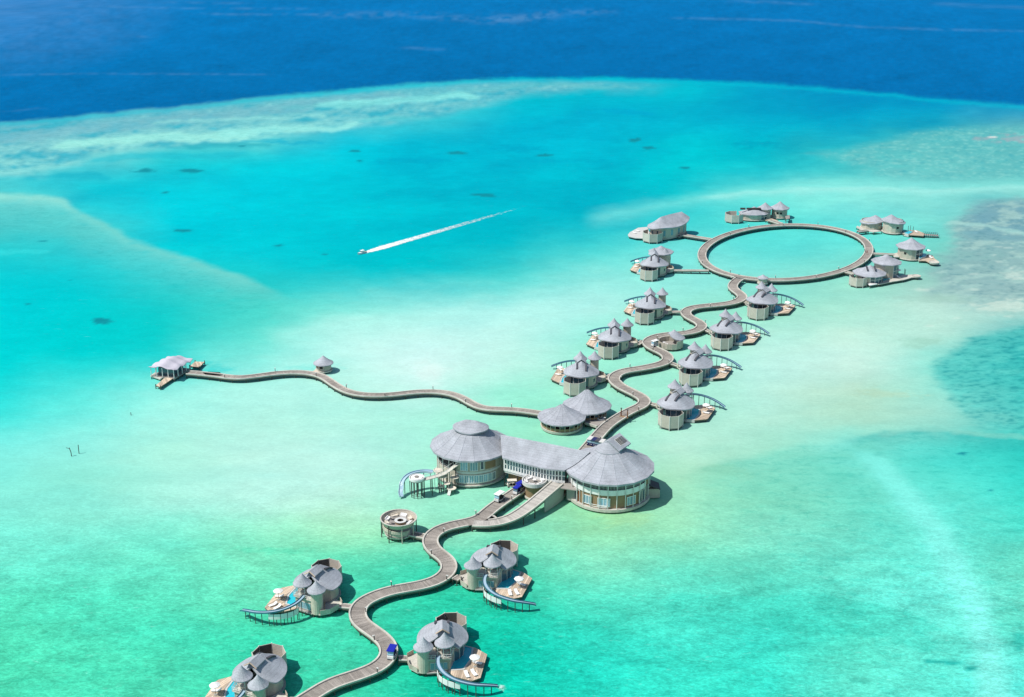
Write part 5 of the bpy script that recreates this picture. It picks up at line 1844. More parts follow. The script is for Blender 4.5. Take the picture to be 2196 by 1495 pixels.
for a in (-170, -120, -75, -30, 10, 60, 120, 165):
    x, y = 4.35 * math.cos(D2R(a)), 4.35 * math.sin(D2R(a))
    MB().tube([(x, y, -2.5), (x, y, 4.6)], 0.13, 8).build('post', M['wall' if a in (-75, -30) else 'pile'], bar)
for k in range(12):
    a = D2R(30 * k)
    link('pile', PILE_ME, bar, (3.1 * math.cos(a), 3.1 * math.sin(a), 0.8))
for k, a in enumerate((25, 70, 115, 160, 205, 335)):
    p = bc + Vector((3.0 * math.cos(D2R(a)), 3.0 * math.sin(D2R(a)), 3.95))
    sofa(p, D2R(a - 90), {25: 'sofa against the right far rim of the open-top lounge', 70: 'sofa at the far rim of the open-top lounge, right of middle', 115: 'sofa at the far rim of the open-top lounge, left of middle', 160: 'sofa at the left far rim of the open-top lounge', 205: 'sofa at the left near rim of the open-top lounge', 335: 'sofa at the right near rim of the open-top lounge, by the counter'}[a], 'sofas round the open-top lounge', 1.7, 'canvas' if k % 2 else 'cream')
for x, y in ((-1.8, 1.0), (-1.6, -1.3)):
    round_table(bc + Vector((x, y, 3.95)), 'small grey table at the ' + ('far' if y > 0 else 'near') + ' left of the open-top lounge', 'tables of the open-top lounge', 0.45, 'greyplank')
a, b = bc + Vector((3.0, -1.2, 1.2)), zs(1190, 195, 1.5)
jetty('footbridge', 'sloping grey footbridge from the open-top lounge to the boardwalk', catmull([tuple(a), tuple((a + b) / 2), tuple(b)], 0.6), 2.4, parapet=0.2, pile_step=2.5, kind='thing', cat='footbridge', thick=0.4)


# ------------------------------------------------------------ the six villas round the ring
zA, zB, zC = Z(1780, 440, 7.475), Z(1520, 410, 10.98), Z(1310, 420, 5.63)


def rpod(root, c, Rw, R, z0, ze, za, n=16, glass=(), sx=1.0, sy=1.0, rot=0.0, ridge=0.0, ox=0.0, oy=0.0, mat='wall', roof_name='roof', wins=()):
    """Round or oval pavilion: boarded panels, glazed bays where glass says (degree ranges), a shingled roof."""
    cr, sr = math.cos(rot), math.sin(rot)

    def pt(a, r):
        x, y = r * sx * math.cos(a), r * sy * math.sin(a)
        return (c.x + x * cr - y * sr, c.y + x * sr + y * cr)
    for i in range(n):
        a0, a1 = 2 * math.pi * i / n, 2 * math.pi * (i + 1) / n
        p, q = pt(a0, Rw), pt(a1, Rw)
        mid = ((p[0] + q[0]) / 2, (p[1] + q[1]) / 2)
        ang = math.atan2(q[1] - p[1], q[0] - p[0])
        wd = math.degrees((a0 + a1) / 2 + rot) % 360
        gl = any(lo <= wd <= hi or lo <= wd - 360 <= hi for lo, hi in glass)
        ht = ze - z0 + 0.25
        o = MB().box((mid[0], mid[1], z0 + ht / 2), (math.dist(p, q) + 0.03, 0.16, ht), ang).build('window' if gl else 'wall', M['glass' if gl else mat], root)
        if gl:
            MB().box((p[0], p[1], z0 + ht / 2), (0.2, 0.24, ht), ang).box((mid[0], mid[1], z0 + ht * 0.48), (math.dist(p, q), 0.22, 0.18), ang).build('frame', M['trim'], o)
        elif any(abs((wd - w_ + 180) % 360 - 180) < 360 / n / 2 for w_ in wins):
            k = Vector((mid[0] - c.x, mid[1] - c.y, 0)).normalized() * 0.1
            MB().box((mid[0] + k.x, mid[1] + k.y, z0 + ht * 0.5), (min(1.3, math.dist(p, q) * 0.6), 0.08, 0.9), ang).build('window', M['dark'], o)
    MB().disc((c.x, c.y), Rw + 0.45, z0 - 0.32, z0 - 0.02, 28, sx, sy, rot).build('platform', M['kerb'], root)

    def zf(x, y):
        u, v = (x - ox) * cr + (y - oy) * sr, -(x - ox) * sr + (y - oy) * cr
        u = u - min(max(u, -ridge), ridge)
        d = math.hypot(u / sx, v / sy) / (R * (1.0 if not ridge else 0.95))
        t = 1 - d
        return ze + (za - ze) * (t - 0.10 * math.sin(math.pi * min(max(t, 0), 1)))

    def Rf(a):
        a = a - rot
        return R * 1 / math.sqrt((math.cos(a) / (sx + ridge / R)) ** 2 + (math.sin(a) / sy) ** 2)
    m = MB()
    roof_surface(m, zf, Rf, 9, 9, 0.3, (c.x, c.y))
    m.build(roof_name, M['roof'], root)
    for k in range(10):
        p = pt(2 * math.pi * k / 10, Rw * 0.92)
        link('pile', PILE_ME, root, (p[0], p[1], z0 - 0.25))


def screen_ring(root, c, R, z0, z1, n=8, skip=(), rot=D2R(22.5)):
    for k in range(n):
        a0, a1 = rot + 2 * math.pi * k / n, rot + 2 * math.pi * (k + 1) / n
        wd = math.degrees((a0 + a1) / 2) % 360
        if any(lo <= wd <= hi for lo, hi in skip):
            continue
        p, q = (c.x + R * math.cos(a0), c.y + R * math.sin(a0)), (c.x + R * math.cos(a1), c.y + R * math.sin(a1))
        o = MB().box(((p[0] + q[0]) / 2, (p[1] + q[1]) / 2, (z0 + z1) / 2), (math.dist(p, q) - 0.06, 0.14, z1 - z0), math.atan2(q[1] - p[1], q[0] - p[0])).build('screen_panel', M['screen'], root)
        MB().tube([(p[0], p[1], -2), (p[0], p[1], z1 + 0.15)], 0.1, 6).build('post', M['trim'], o)
    MB().disc((c.x, c.y), R + 0.05, z0 - 0.3, z0, n, rot=rot).build('bathroom_floor', M['greyplank'], root)


def slab_deck(root, zf, pts, z, mat='kerb', name='deck', th=0.3):
    P = [zf(x, y, z) for x, y in pts]
    o = MB().prism([(p.x, p.y) for p in P], z - th, z).build(name, M[mat], root)
    cx, cy = sum(p.x for p in P) / len(P), sum(p.y for p in P) / len(P)
    for p in P:
        link('pile', PILE_ME, root, (cx + (p.x - cx) * 0.9, cy + (p.y - cy) * 0.9, z - th + 0.02))
    return o


def pool_box(root, zf, pts, z, zb=0.3):
    P = [zf(x, y, z) for x, y in pts]
    c = sum(P, Vector()) / len(P)
    MB().prism([(p.x, p.y) for p in [c + (q - c) * 1.08 for q in P]], zb, z - 0.05).build('pool_basin', M['poolrim'], root)
    MB().prism([(p.x, p.y) for p in P], z - 0.049, z).build('pool_water', M['pool'], root)


def bridge(zf, a, b, w, label, z=1.5):
    a, b = zf(a[0], a[1], z), zf(b[0], b[1], z)
    jetty('footbridge', label, catmull([tuple(a), tuple((a + b) / 2), tuple(b)], 0.8), w, parapet=0.25, pile_step=3.5, kind='thing', cat='footbridge', thick=0.45, group='footbridges off the boardwalk ring')


def ring_villa(label):
    return thing('ring_villa', (0, 0, 0), label, 'villa', 'larger villas standing round the boardwalk ring')


def stick(root, p, z0, z1, r=0.1, mat='pile', name='post'):
    MB().tube([(p.x, p.y, z0), (p.x, p.y, z1)], r, 6).build(name, M[mat], root)


# lower left of the ring: a turreted villa with a bigger tower
r1 = place(FAR_A, fA, 1402.4, 588.7, math.pi, 1.0, 'villa with a slide before a tall round tower, lower left of the ring', 'the lower-left ring villa', (1520, 580))
tw1 = thing('round_pavilion', (0, 0, 0), 'tall round tower pavilion rising behind the slide villa, lower left of the ring', 'tower')
rpod(tw1, zC(597, 872), 4.0, 5.3, 1.0, 7.1, 9.6, 14, wins=(-60, -20))

# upper left: the long vaulted roof
r2 = ring_villa('long villa under one vaulted grey roof with white sun deck, upper left of the ring')
rpod(r2, zC(690, 496), 4.3, 5.6, 1.0, 6.0, 10.2, 26, glass=((195, 265),), sx=1.0, sy=1.0, rot=D2R(38), ridge=0.01) if False else None
c = zC(690, 496)
rot = D2R(38)
for i in range(30):
    a0, a1 = 2 * math.pi * i / 30, 2 * math.pi * (i + 1) / 30
    f = lambda a: (c.x + 10.2 * math.cos(a) * math.cos(rot) - 4.5 * math.sin(a) * math.sin(rot), c.y + 10.2 * math.cos(a) * math.sin(rot) + 4.5 * math.sin(a) * math.cos(rot))
    p, q = f(a0), f(a1)
    ang = math.atan2(q[1] - p[1], q[0] - p[0])
    wd = math.degrees((a0 + a1) / 2)
    o = MB().box(((p[0] + q[0]) / 2, (p[1] + q[1]) / 2, 3.6), (math.dist(p, q) + 0.03, 0.16, 5.2), ang).build('wall', M['wall'], r2)
    if 185 < wd < 345 and i % 2:
        n_ = Vector((math.sin(ang), -math.cos(ang), 0)) * 0.1
        MB().box(((p[0] + q[0]) / 2 + n_.x, (p[1] + q[1]) / 2 + n_.y, 3.4), (math.dist(p, q) * 0.55, 0.08, 2.6), ang).build('window', M['glass' if wd < 215 else 'paleglass'], o)
MB().disc((c.x, c.y), 1.0, 0.66, 0.98, 36, 10.6, 4.9, rot).build('platform', M['kerb'], r2)
for k in range(14):
    a = 2 * math.pi * k / 14
    link('pile', PILE_ME, r2, (c.x + 9.6 * math.cos(a) * math.cos(rot) - 4.2 * math.sin(a) * math.sin(rot), c.y + 9.6 * math.cos(a) * math.sin(rot) + 4.2 * math.sin(a) * math.cos(rot), 0.7))


def zv(x, y):
    u, v = x * math.cos(rot) + y * math.sin(rot), -x * math.sin(rot) + y * math.cos(rot)
    u2 = u - min(max(u, -5.0), 8.0)
    t = 1 - math.hypot(u2 / 1.15, v) / 5.9
    return 6.0 + 4.2 * (t - 0.10 * math.sin(math.pi * min(max(t, 0), 1))) + 0.02 * u


m = MB()
roof_surface(m, zv, lambda a: 1 / math.sqrt((math.cos(a - rot) / 11.6) ** 2 + (math.sin(a - rot) / 5.9) ** 2), 64, 10, 0.35, (c.x, c.y))
m.build('roof', M['roof'], r2, True)
screen_ring(r2, zC(500, 552), 4.4, 0.9, 4.4, 8, ((20, 95),))
slab_deck(r2, zC, [(205, 470), (228, 440), (330, 385), (440, 375), (470, 450), (385, 512), (300, 508), (215, 488)], 1.25, 'poolrim')
slab_deck(r2, zC, [(780, 440), (900, 400), (930, 470), (820, 500)], 1.3, 'greyplank', 'side_deck')
lounger(zC(330, 430, 1.25), 0.8, 'white sun lounger on the pale deck of the long vaulted villa')
lounger(zC(290, 455, 1.25), 0.6, 'white sun lounger at the deck tip of the long vaulted villa')
bridge(zC, (850, 470), (1225, 528), 2.4, 'long footbridge from the vaulted villa to the ring')

# top: low hipped roof with two cones behind
r3 = ring_villa('low villa with slotted roof and two taller cones behind, topping the ring')
screen_ring(r3, zB(590, 722), 4.2, 0.8, 4.1, 8, ((0, 70), (330, 360)))
rpod(r3, zB(1050, 672), 4.4, 5.2, 0.9, 3.4, 6.3, 22, glass=((300, 330),), sx=1.5, sy=0.95, ridge=0.0)
q = zB(1050, 672)
for dx, w_ in ((-0.4, 6.6), (-5.4, 2.4)):
    MB().box((q.x + dx, q.y - 1.2, 5.55), (w_, 1.0, 0.34), 0, Matrix.Rotation(D2R(28), 3, 'X')).build('roof_slot', M['dark'], r3)
rpod(r3, zB(1310, 650), 2.7, 3.7, 0.9, 5.2, 7.9, 12)
rpod(r3, zB(1655, 628), 3.6, 4.6, 0.9, 4.9, 8.0, 14, wins=(-120, -80))
slab_deck(r3, zB, [(1330, 680), (1480, 640), (1640, 690), (1560, 715), (1400, 700)], 1.3, 'plank', 'entrance_deck')
slab_deck(r3, zB, [(1800, 590), (1900, 560), (1910, 640), (1820, 660)], 2.4, 'greyplank', 'terrace')
bridge(zB, (1450, 688), (1700, 768), 2.6, 'angled footbridge from the twin-coned villa to the top of the ring')

# upper right
r4 = ring_villa('villa of two linked grey roofs with a pier, upper right of the ring')
rpod(r4, zA(660, 382), 4.6, 5.5, 0.9, 4.0, 6.6, 16, ox=1.4, wins=(-90,))
rpod(r4, zA(1000, 442), 4.4, 5.5, 0.9, 5.6, 8.6, 16, ox=-1.2, wins=(-70,), glass=((-35, 30),))
rpod(r4, zA(752, 402), 1.7, 2.3, 0.9, 2.9, 4.1, 10)
slab_deck(r4, zA, [(440, 330), (560, 400), (520, 410), (420, 350)], 1.2, 'kerb')
slab_deck(r4, zA, [(560, 410), (700, 395), (840, 415), (700, 430)], 1.4, 'kerb', 'entrance_deck')
slab_deck(r4, zA, [(1160, 455), (1280, 400), (1400, 405), (1510, 450), (1500, 490), (1300, 475)], 1.3, 'plank')
pool_box(r4, zA, [(1190, 445), (1270, 412), (1330, 425), (1260, 462)], 1.6)
p0, p1 = zA(1500, 470, 1.2), zA(1735, 486, 1.0)
P = [tuple(p0 + (p1 - p0) * t) for t in np.linspace(0, 1, 8)]
MB().sweep(P, [(-1.1, -0.12), (-1.1, 0), (1.1, 0), (1.1, -0.12)]).build('pier', M['greyplank'], r4)
for i in range(8):
    for sg in (-1, 1):
        stick(r4, Vector(P[i]) + Vector((0, sg * 1.0, 0)), -2.5, 2.1 if i < 7 else 1.6, 0.09)
for sg in (-1, 1):
    MB().tube([tuple(Vector(p) + Vector((0, sg * 1.0, 1.0))) for p in P], 0.06, 5).build('rail', M['slide_side'], r4)
for x, y in ((1250, 420), (1285, 412), (1330, 430)):
    stick(r4, zA(x, y, 1.3), 1.3, 3.8)
lounger(zA(1390, 440, 1.3), 0.3, 'white sun lounger on the pier deck of the two-roofed villa')
bridge(zA, (450, 425), (600, 408), 2.2, 'short footbridge from the two-roofed villa to the ring')

# right
r5 = ring_villa('compact single-roofed villa with raised blue pool, right of the ring')
rpod(r5, zA(1275, 852), 5.0, 6.2, 0.9, 5.4, 9.1, 18, glass=((285, 360),), wins=(-130,))
pool_box(r5, zA, [(1390, 800), (1480, 770), (1545, 778), (1540, 815), (1440, 850)], 1.9)
slab_deck(r5, zA, [(1420, 885), (1500, 845), (1560, 790), (1640, 800), (1680, 860), (1740, 900), (1620, 935), (1540, 890)], 1.2, 'plank')
e = zA(1668, 915, 1.4)
MB().lathe([(0.02, 0.9), (1.9, 0.9), (2.1, 1.6), (1.9, 1.6), (1.75, 1.35), (0.02, 1.35)], 24, (e.x, e.y)).build('round_deck', M['kerb'], r5)
stick(r5, e, -2.5, 0.9, 0.25)
parasol(zA(1565, 812, 1.2), 'white parasol beside the raised pool of the single-peaked villa')
lounger(zA(1605, 822, 1.2), 0.4, 'upper white sun lounger on the deck of the single-peaked villa')
lounger(zA(1625, 850, 1.2), 0.4, 'lower white sun lounger on the deck of the single-peaked villa')
slab_deck(r5, zA, [(1000, 780), (1080, 760), (1110, 830), (1030, 830)], 1.4, 'kerb', 'entrance_deck')
bridge(zA, (690, 778), (1030, 792), 1.9, 'straight footbridge from the single-peaked villa to the ring')

# lower right
r6 = ring_villa('wide villa whose long deck ends in a round platform, lower right of ring')
screen_ring(r6, zA(440, 1294), 3.35, 0.8, 4.0, 8, ((10, 95),))
rpod(r6, zA(620, 1240), 5.2, 6.7, 0.9, 4.2, 7.3, 18, glass=((270, 360), (215, 250)))
for dx in (-1.7, 1.4):
    q = zA(620, 1240)
    MB().box((q.x + dx, q.y - 1.9, 6.45), (0.6, 2.6, 0.3), 0, Matrix.Rotation(D2R(24), 3, 'X')).build('roof_rail', M['rail'], r6)
rpod(r6, zA(880, 1166), 4.6, 6.1, 0.9, 7.0, 9.9, 16, glass=((285, 380),), ox=-0.3)
q = zA(850, 1200)
cone_roof('turret_roof', (q.x, q.y), 1.65, 6.3, 8.4, M['roof'], r6)
MB().lathe([(1.1, 0.9), (1.05, 6.5)], 12, (q.x, q.y)).build('turret_wall', M['wall'], r6)
pool_box(r6, zA, [(780, 1185), (1000, 1085), (1050, 1110), (1040, 1150), (860, 1215)], 1.15)
slab_deck(r6, zA, [(740, 1250), (900, 1218), (1060, 1150), (1180, 1118), (1300, 1112), (1430, 1118), (1430, 1150), (1310, 1158), (1190, 1195), (1000, 1225), (780, 1270)], 1.2, 'kerb')
slab_deck(r6, zA, [(600, 1250), (720, 1230), (760, 1262), (640, 1285)], 1.4, 'white', 'bath_terrace')
e = zA(1385, 1136, 1.3)
MB().lathe([(0.02, 0.9), (1.6, 0.9), (1.75, 1.5), (1.55, 1.5), (1.45, 1.3), (0.02, 1.3)], 24, (e.x, e.y)).build('round_deck', M['kerb'], r6)
for x, y, h in ((1075, 1060, 5.2), (1095, 1075, 3.8), (1190, 1110, 3.6), (1205, 1100, 3.0)):
    stick(r6, zA(x, y, 1.2), -2, h, 0.1)
parasol(zA(1085, 1130, 1.2), 'white parasol at the poolside of the wide lower-right ring villa')
lounger(zA(1105, 1165, 1.2), 0.5, 'white sun lounger on the long deck of the wide lower-right villa')
bridge(zA, (200, 1058), (400, 1105), 2.0, 'short footbridge from the wide lower-right villa to the ring')

# ------------------------------------------------------------ buggies, posts, people, boat
def buggy(loc, rz, label, canopy='blue', body='white', seats='navy', scale=1.0):
    t = thing('buggy', loc, label, 'buggy', 'electric buggies on the boardwalks', rz, scale=scale)
    MB().box((0, 0, 0.42), (1.25, 2.5, 0.24)).box((0, 1.12, 0.68), (1.2, 0.34, 0.5)).build('body', M[body], t)
    MB().box((0, 1.0, 0.98), (1.1, 0.1, 0.3)).build('dashboard', M['rail'], t)
    for y in (0.25, -0.55):
        MB().box((0, y, 0.66), (1.15, 0.5, 0.24)).box((0, y - 0.26, 0.98), (1.15, 0.12, 0.5)).build('seat', M[seats], t)
    MB().box((0, -1.05, 0.68), (1.15, 0.5, 0.3)).build('rear_tray', M[body], t)
    MB().box((0, 0.0, 1.98), (1.45, 2.5, 0.1)).box((0, 0.0, 2.05), (1.25, 2.2, 0.06)).build('canopy', M[canopy], t)
    for x in (-0.6, 0.6):
        for y in (-1.05, 0.95):
            MB().tube([(x, y, 0.5), (x, y * 0.95, 1.96)], 0.035, 6).build('canopy_post', M['trim'], t)
    MB().box((0, 1.02, 1.45), (1.15, 0.03, 0.8), 0, Matrix.Rotation(D2R(12), 3, 'X')).build('windscreen', M['paleglass'], t)
    for x in (-0.58, 0.58):
        for y in (-0.85, 0.9):
            w_ = MB()
            n = 14
            vs = []
            for s_ in (-0.09, 0.09):
                vs += [(x + s_, y + 0.26 * math.cos(2 * math.pi * k / n), 0.26 + 0.26 * math.sin(2 * math.pi * k / n)) for k in range(n)]
            w_.add(vs, [tuple(range(n)), tuple(range(2 * n - 1, n - 1, -1))] + [(k, n + k, n + (k + 1) % n, (k + 1) % n) for k in range(n)])
            w_.build('wheel', M['rubber'], t)
    for x in (-0.42, 0.42):
        MB().box((x, 1.3, 0.72), (0.2, 0.03, 0.13)).build('headlight', M['canvas'], t)
    return t


buggy(G(841, 1409, 1.6), D2R(168), 'royal blue canopied buggy with white front on the near boardwalk bend', scale=1.12)
buggy(G(1116, 1049, 1.6), D2R(140), 'royal blue buggy parked where the lower boardwalk runs under the hall')
buggy(G(1109, 1058, 1.6), D2R(150), 'second blue buggy, parked just in front of another under the hall')
buggy(G(1071, 1074, 1.6), D2R(145), 'white-topped buggy driving down the lower boardwalk below the glazed wing', 'canvas', 'trim', 'dark', 1.15)
buggy(G(1098, 1044, 1.45), D2R(95), 'cream-roofed buggy parked tight beside the west pod', 'cream', 'cream', 'dark')
for k, (x, y, c_, lab) in enumerate([(1266, 953, 'trim', 'leftmost parked buggy with pale roof behind the hall'), (1274.5, 955, 'navy', 'navy-roofed buggy second from the left in the row behind the hall'),
                                     (1283, 957, 'rail', 'dark-roofed buggy third from the left in the row behind the hall'), (1291.5, 959, 'trim', 'rightmost pale-roofed buggy in the row behind the hall')]):
    buggy(G(x, y, 1.62), D2R(155), lab, c_, 'navy', 'navy')
buggy(G(1404, 742, 1.62), D2R(130), 'white buggy standing beside the half-roofed round house', 'canvas', 'white', 'trim')


def lamp(loc, rz, label, h=1.05):
    t = thing('bollard_light', loc, label, 'bollard light', 'small bollard lights along the boardwalk kerbs', rz)
    MB().box((0, 0, h / 2), (0.16, 0.16, h)).build('post', M['pile'], t)
    MB().box((0.16, 0, h + 0.05), (0.55, 0.26, 0.1)).build('lamp_head', M['trim'], t)
    return t


LAMPS = []


def lamps_on(path, width, step, off, place_word, z):
    P = resample(np.array(path), 1.0)
    d = np.r_[0, np.cumsum(np.linalg.norm(np.diff(P[:, :2], axis=0), axis=1))]
    s, k = off, 0
    while s < d[-1] - 2:
        i = int(np.searchsorted(d, s))
        t = P[min(i + 1, len(P) - 1)] - P[i - 1]
        t = t[:2] / np.linalg.norm(t[:2])
        sg = 1 if k % 2 else -1
        x, y = P[i][0] - t[1] * sg * (width / 2 - 0.19), P[i][1] + t[0] * sg * (width / 2 - 0.19)
        LAMPS.append((lamp((x, y, P[i][2] + 0.27), math.atan2(t[1], t[0]) + (math.pi / 2 if sg > 0 else -math.pi / 2), ''), Vector((x, y, 0)), place_word))
        s += step
        k += 1


lamps_on(south, 3.95, 12.5, 22.0, 'the near boardwalk', 1.6)
lamps_on(north, 3.9, 13.0, 9.0, 'the zigzag boardwalk', 1.6)
lamps_on(west, 3.0, 15.0, 14.0, 'the west boardwalk', 1.5)
lamps_on(RING, 3.6, 16.0, 5.0, 'the ring', 1.6)

MARKS = [(950, 1405, 'blue-buggy villa'), (1058, 1236, 'below-ramp villa'), (684, 1281, 'near left villa'), (560, 1479, 'bottom-edge villa'), (1246, 826, 'villa left of the restaurants'),
         (1317, 750, 'villa facing the half-roofed house'), (1394, 679, 'far left turreted villa'), (1448, 895, 'villa right of the restaurants'), (1490, 807, 'villa below the half-roofed house'),
         (1556, 732, 'third right-side villa'), (1633, 669, 'villa just below the ring'), (860, 1149, 'open-top lounge'), (1084, 1067, 'round terrace'), (1438, 745, 'half-roofed house'),
         (1204, 917, 'front round restaurant'), (372, 800, 'arrival pavilion'), (694, 797, 'small octagonal hut'), (1402, 589, 'lower-left ring villa'), (1432, 508, 'vaulted villa'),
         (1616, 471, 'twin-coned villa'), (1914, 499, 'two-roofed villa'), (1950, 554, 'single-peaked villa'), (1863, 606, 'wide lower-right villa'), (1635, 605, 'tiny kiosk'), (900, 850, 'middle of the west boardwalk')]
MARKS = [(G(x, y), w_) for x, y, w_ in MARKS]
buckets = {}
for o, p, word in LAMPS:
    d, w_ = min(((p - q).length, w_) for q, w_ in MARKS)
    buckets.setdefault((word, w_), []).append((d, o))
ORD = ['nearest', 'second nearest', 'third nearest', 'fourth nearest', 'fifth nearest', 'sixth nearest', 'seventh nearest', 'eighth nearest']
for (word, w_), items in buckets.items():
    for k, (d, o) in enumerate(sorted(items, key=lambda t: t[0])):
        o['label'] = f'bollard light on {word}, {ORD[min(k, 7)]} to the {w_}'

# gate of two dark posts on the zigzag boardwalk
zg = Z(1140, 680, 4.574)
for (x, y), lab in (((878, 968), 'left dark gatepost across the boardwalk by the restaurants'), ((940, 985), 'right dark gatepost across the boardwalk by the restaurants')):
    p = zg(x, y, 1.62)
    t = thing('gatepost', (p.x, p.y, 1.62), lab, 'post', 'pair of gateposts on the boardwalk')
    MB().lathe([(0.02, 0), (0.2, 0), (0.14, 2.3), (0.02, 2.3)], 10).build('post', M['door'], t)
    MB().lathe([(0.02, 2.3), (0.26, 2.34), (0.26, 2.5), (0.02, 2.6)], 10).build('post_cap', M['rail'], t)
a, b = zg(868, 968, 1.62), zg(948, 988, 1.62)
mt = MB().box(((a.x + b.x) / 2, (a.y + b.y) / 2, 1.645), (math.dist(a[:2], b[:2]), 1.1, 0.04), math.atan2(b.y - a.y, b.x - a.x)).build('threshold_mat', M['timber'])
tag(mt, 'dark brown mat laid between the two gateposts on the boardwalk', 'mat')


def person(loc, rz, label, shirt='red', stride=0.12):
    t = thing('person', loc, label, 'person', None, rz)
    me = bpy.data.meshes.new('body')
    J = [((0, 0, 0.92), 0.15), ((0, 0, 1.15), 0.14), ((0, 0, 1.4), 0.16), ((0, 0, 1.52), 0.06), ((0, 0.02, 1.66), 0.105),
         ((0.09, 0, 0.88), 0.09), ((0.1, stride, 0.48), 0.065), ((0.1, stride - 0.02, 0.08), 0.045), ((0.1, stride + 0.12, 0.04), 0.035),
         ((-0.09, 0, 0.88), 0.09), ((-0.1, -stride * 0.4, 0.48), 0.065), ((-0.1, -stride, 0.08), 0.045), ((-0.1, -stride + 0.13, 0.04), 0.035),
         ((0.2, 0, 1.4), 0.06), ((0.25, -0.03, 1.12), 0.045), ((0.26, 0.08, 0.88), 0.035), ((-0.2, 0, 1.4), 0.06), ((-0.25, 0.03, 1.12), 0.045), ((-0.26, 0.12, 0.9), 0.035)]
    E = [(0, 1), (1, 2), (2, 3), (3, 4), (0, 5), (5, 6), (6, 7), (7, 8), (0, 9), (9, 10), (10, 11), (11, 12), (2, 13), (13, 14), (14, 15), (2, 16), (16, 17), (17, 18)]
    me.from_pydata([j[0] for j in J], E, [])
    o = link('body', me, t)
    o.modifiers.new('skin', 'SKIN')
    for i, j in enumerate(J):
        me.skin_vertices[0].data[i].radius = (j[1], j[1])
    me.skin_vertices[0].data[0].use_root = True
    o.modifiers.new('sub', 'SUBSURF').levels = 1
    me.materials.append(M['skin'])
    MB().lathe([(0.19, 0.88), (0.2, 1.1), (0.21, 1.38), (0.1, 1.5)], 12, (0, 0), 1.1, 0.85).build('shirt', M[shirt], t)
    MB().lathe([(0.13, 1.66), (0.12, 1.74), (0.02, 1.8)], 10).build('hair', M['dark'], t)
    return t


person(zA(590, 792, 1.6), 0.6, 'person in red walking on the right curve of the boardwalk ring', 'red')

# leaning stakes out in the lagoon
z0_ = Z(0, 748, 3)


def stake(x, y, h, lean, label, fork=False):
    p = z0_(x, y)
    t = thing('stake', (p.x, p.y, 0), label, 'stake', 'dark stakes standing in the lagoon')
    MB().tube([(0, 0, -2), (-lean * 0.3, 0, h * 0.5), (-lean, 0.1, h)], 0.11, 6).build('post', M['pile'], t)
    if fork:
        MB().tube([(-lean, 0.1, h * 0.92), (-lean - 0.9, 0.1, h * 1.0)], 0.07, 6).build('arm', M['pile'], t)
    return t


stake(463, 692, 2.6, 0.5, 'bent dark stake with a side arm, nearer of two in the left lagoon', True)
stake(509, 675, 2.7, 0.0, 'straight dark stake, right one of two in the left lagoon')
stake(844, 428, 0.9, 0.1, 'tiny lone stake in the shallows below the arrival pavilion')

# speedboat and its wake
bp, bt = G(776, 544), G(1148, 436)
dirv = (bp - bt).normalized()
bt_h = math.atan2(dirv.y, dirv.x) - math.pi / 2
boat = thing('speedboat', (bp.x, bp.y, 0), 'white speedboat racing across the lagoon ahead of its foam trail', 'boat', None, bt_h, scale=0.62)
hull = MB()
prof = [(-3.6, 1.15, 0.9), (-2, 1.25, 0.92), (0, 1.25, 0.98), (1.8, 1.0, 1.1), (3.0, 0.5, 1.25), (3.8, 0.04, 1.4)]
vs = []
for y, w_, zt_ in prof:
    vs += [(-w_, y, zt_), (-w_ * 0.8, y, 0.1), (0, y, -0.35 + 0.12 * max(0, y)), (w_ * 0.8, y, 0.1), (w_, y, zt_)]
fs = []
for i in range(len(prof) - 1):
    for k in range(4):
        fs.append((i * 5 + k, (i + 1) * 5 + k, (i + 1) * 5 + k + 1, i * 5 + k + 1))
    fs.append((i * 5 + 4, (i + 1) * 5 + 4, (i + 1) * 5, i * 5))
fs.append((0, 1, 2, 3, 4))
hull.add(vs, fs).build('hull', M['white'], boat)
MB().prism([(-0.95, -3.2), (0.95, -3.2), (0.95, -0.4), (-0.95, -0.4)], 1.0, 1.06).build('cockpit', M['cream'], boat)
MB().box((0, 0.1, 1.4), (1.7, 1.3, 0.7)).build('cabin', M['white'], boat)
MB().box((0, 0.85, 1.6), (1.5, 0.08, 0.5), 0, Matrix.Rotation(D2R(35), 3, 'X')).build('windscreen', M['glass'], boat)
MB().box((0, -0.5, 2.3), (1.9, 2.6, 0.08)).build('canopy', M['canvas'], boat)
for x in (-0.8, 0.8):
    MB().tube([(x, -1.6, 1.0), (x, -1.6, 2.3)], 0.04, 6).build('canopy_post', M['trim'], boat)
    MB().box((x * 0.5, -3.8, 0.75), (0.35, 0.5, 0.9)).build('outboard', M['dark'], boat)


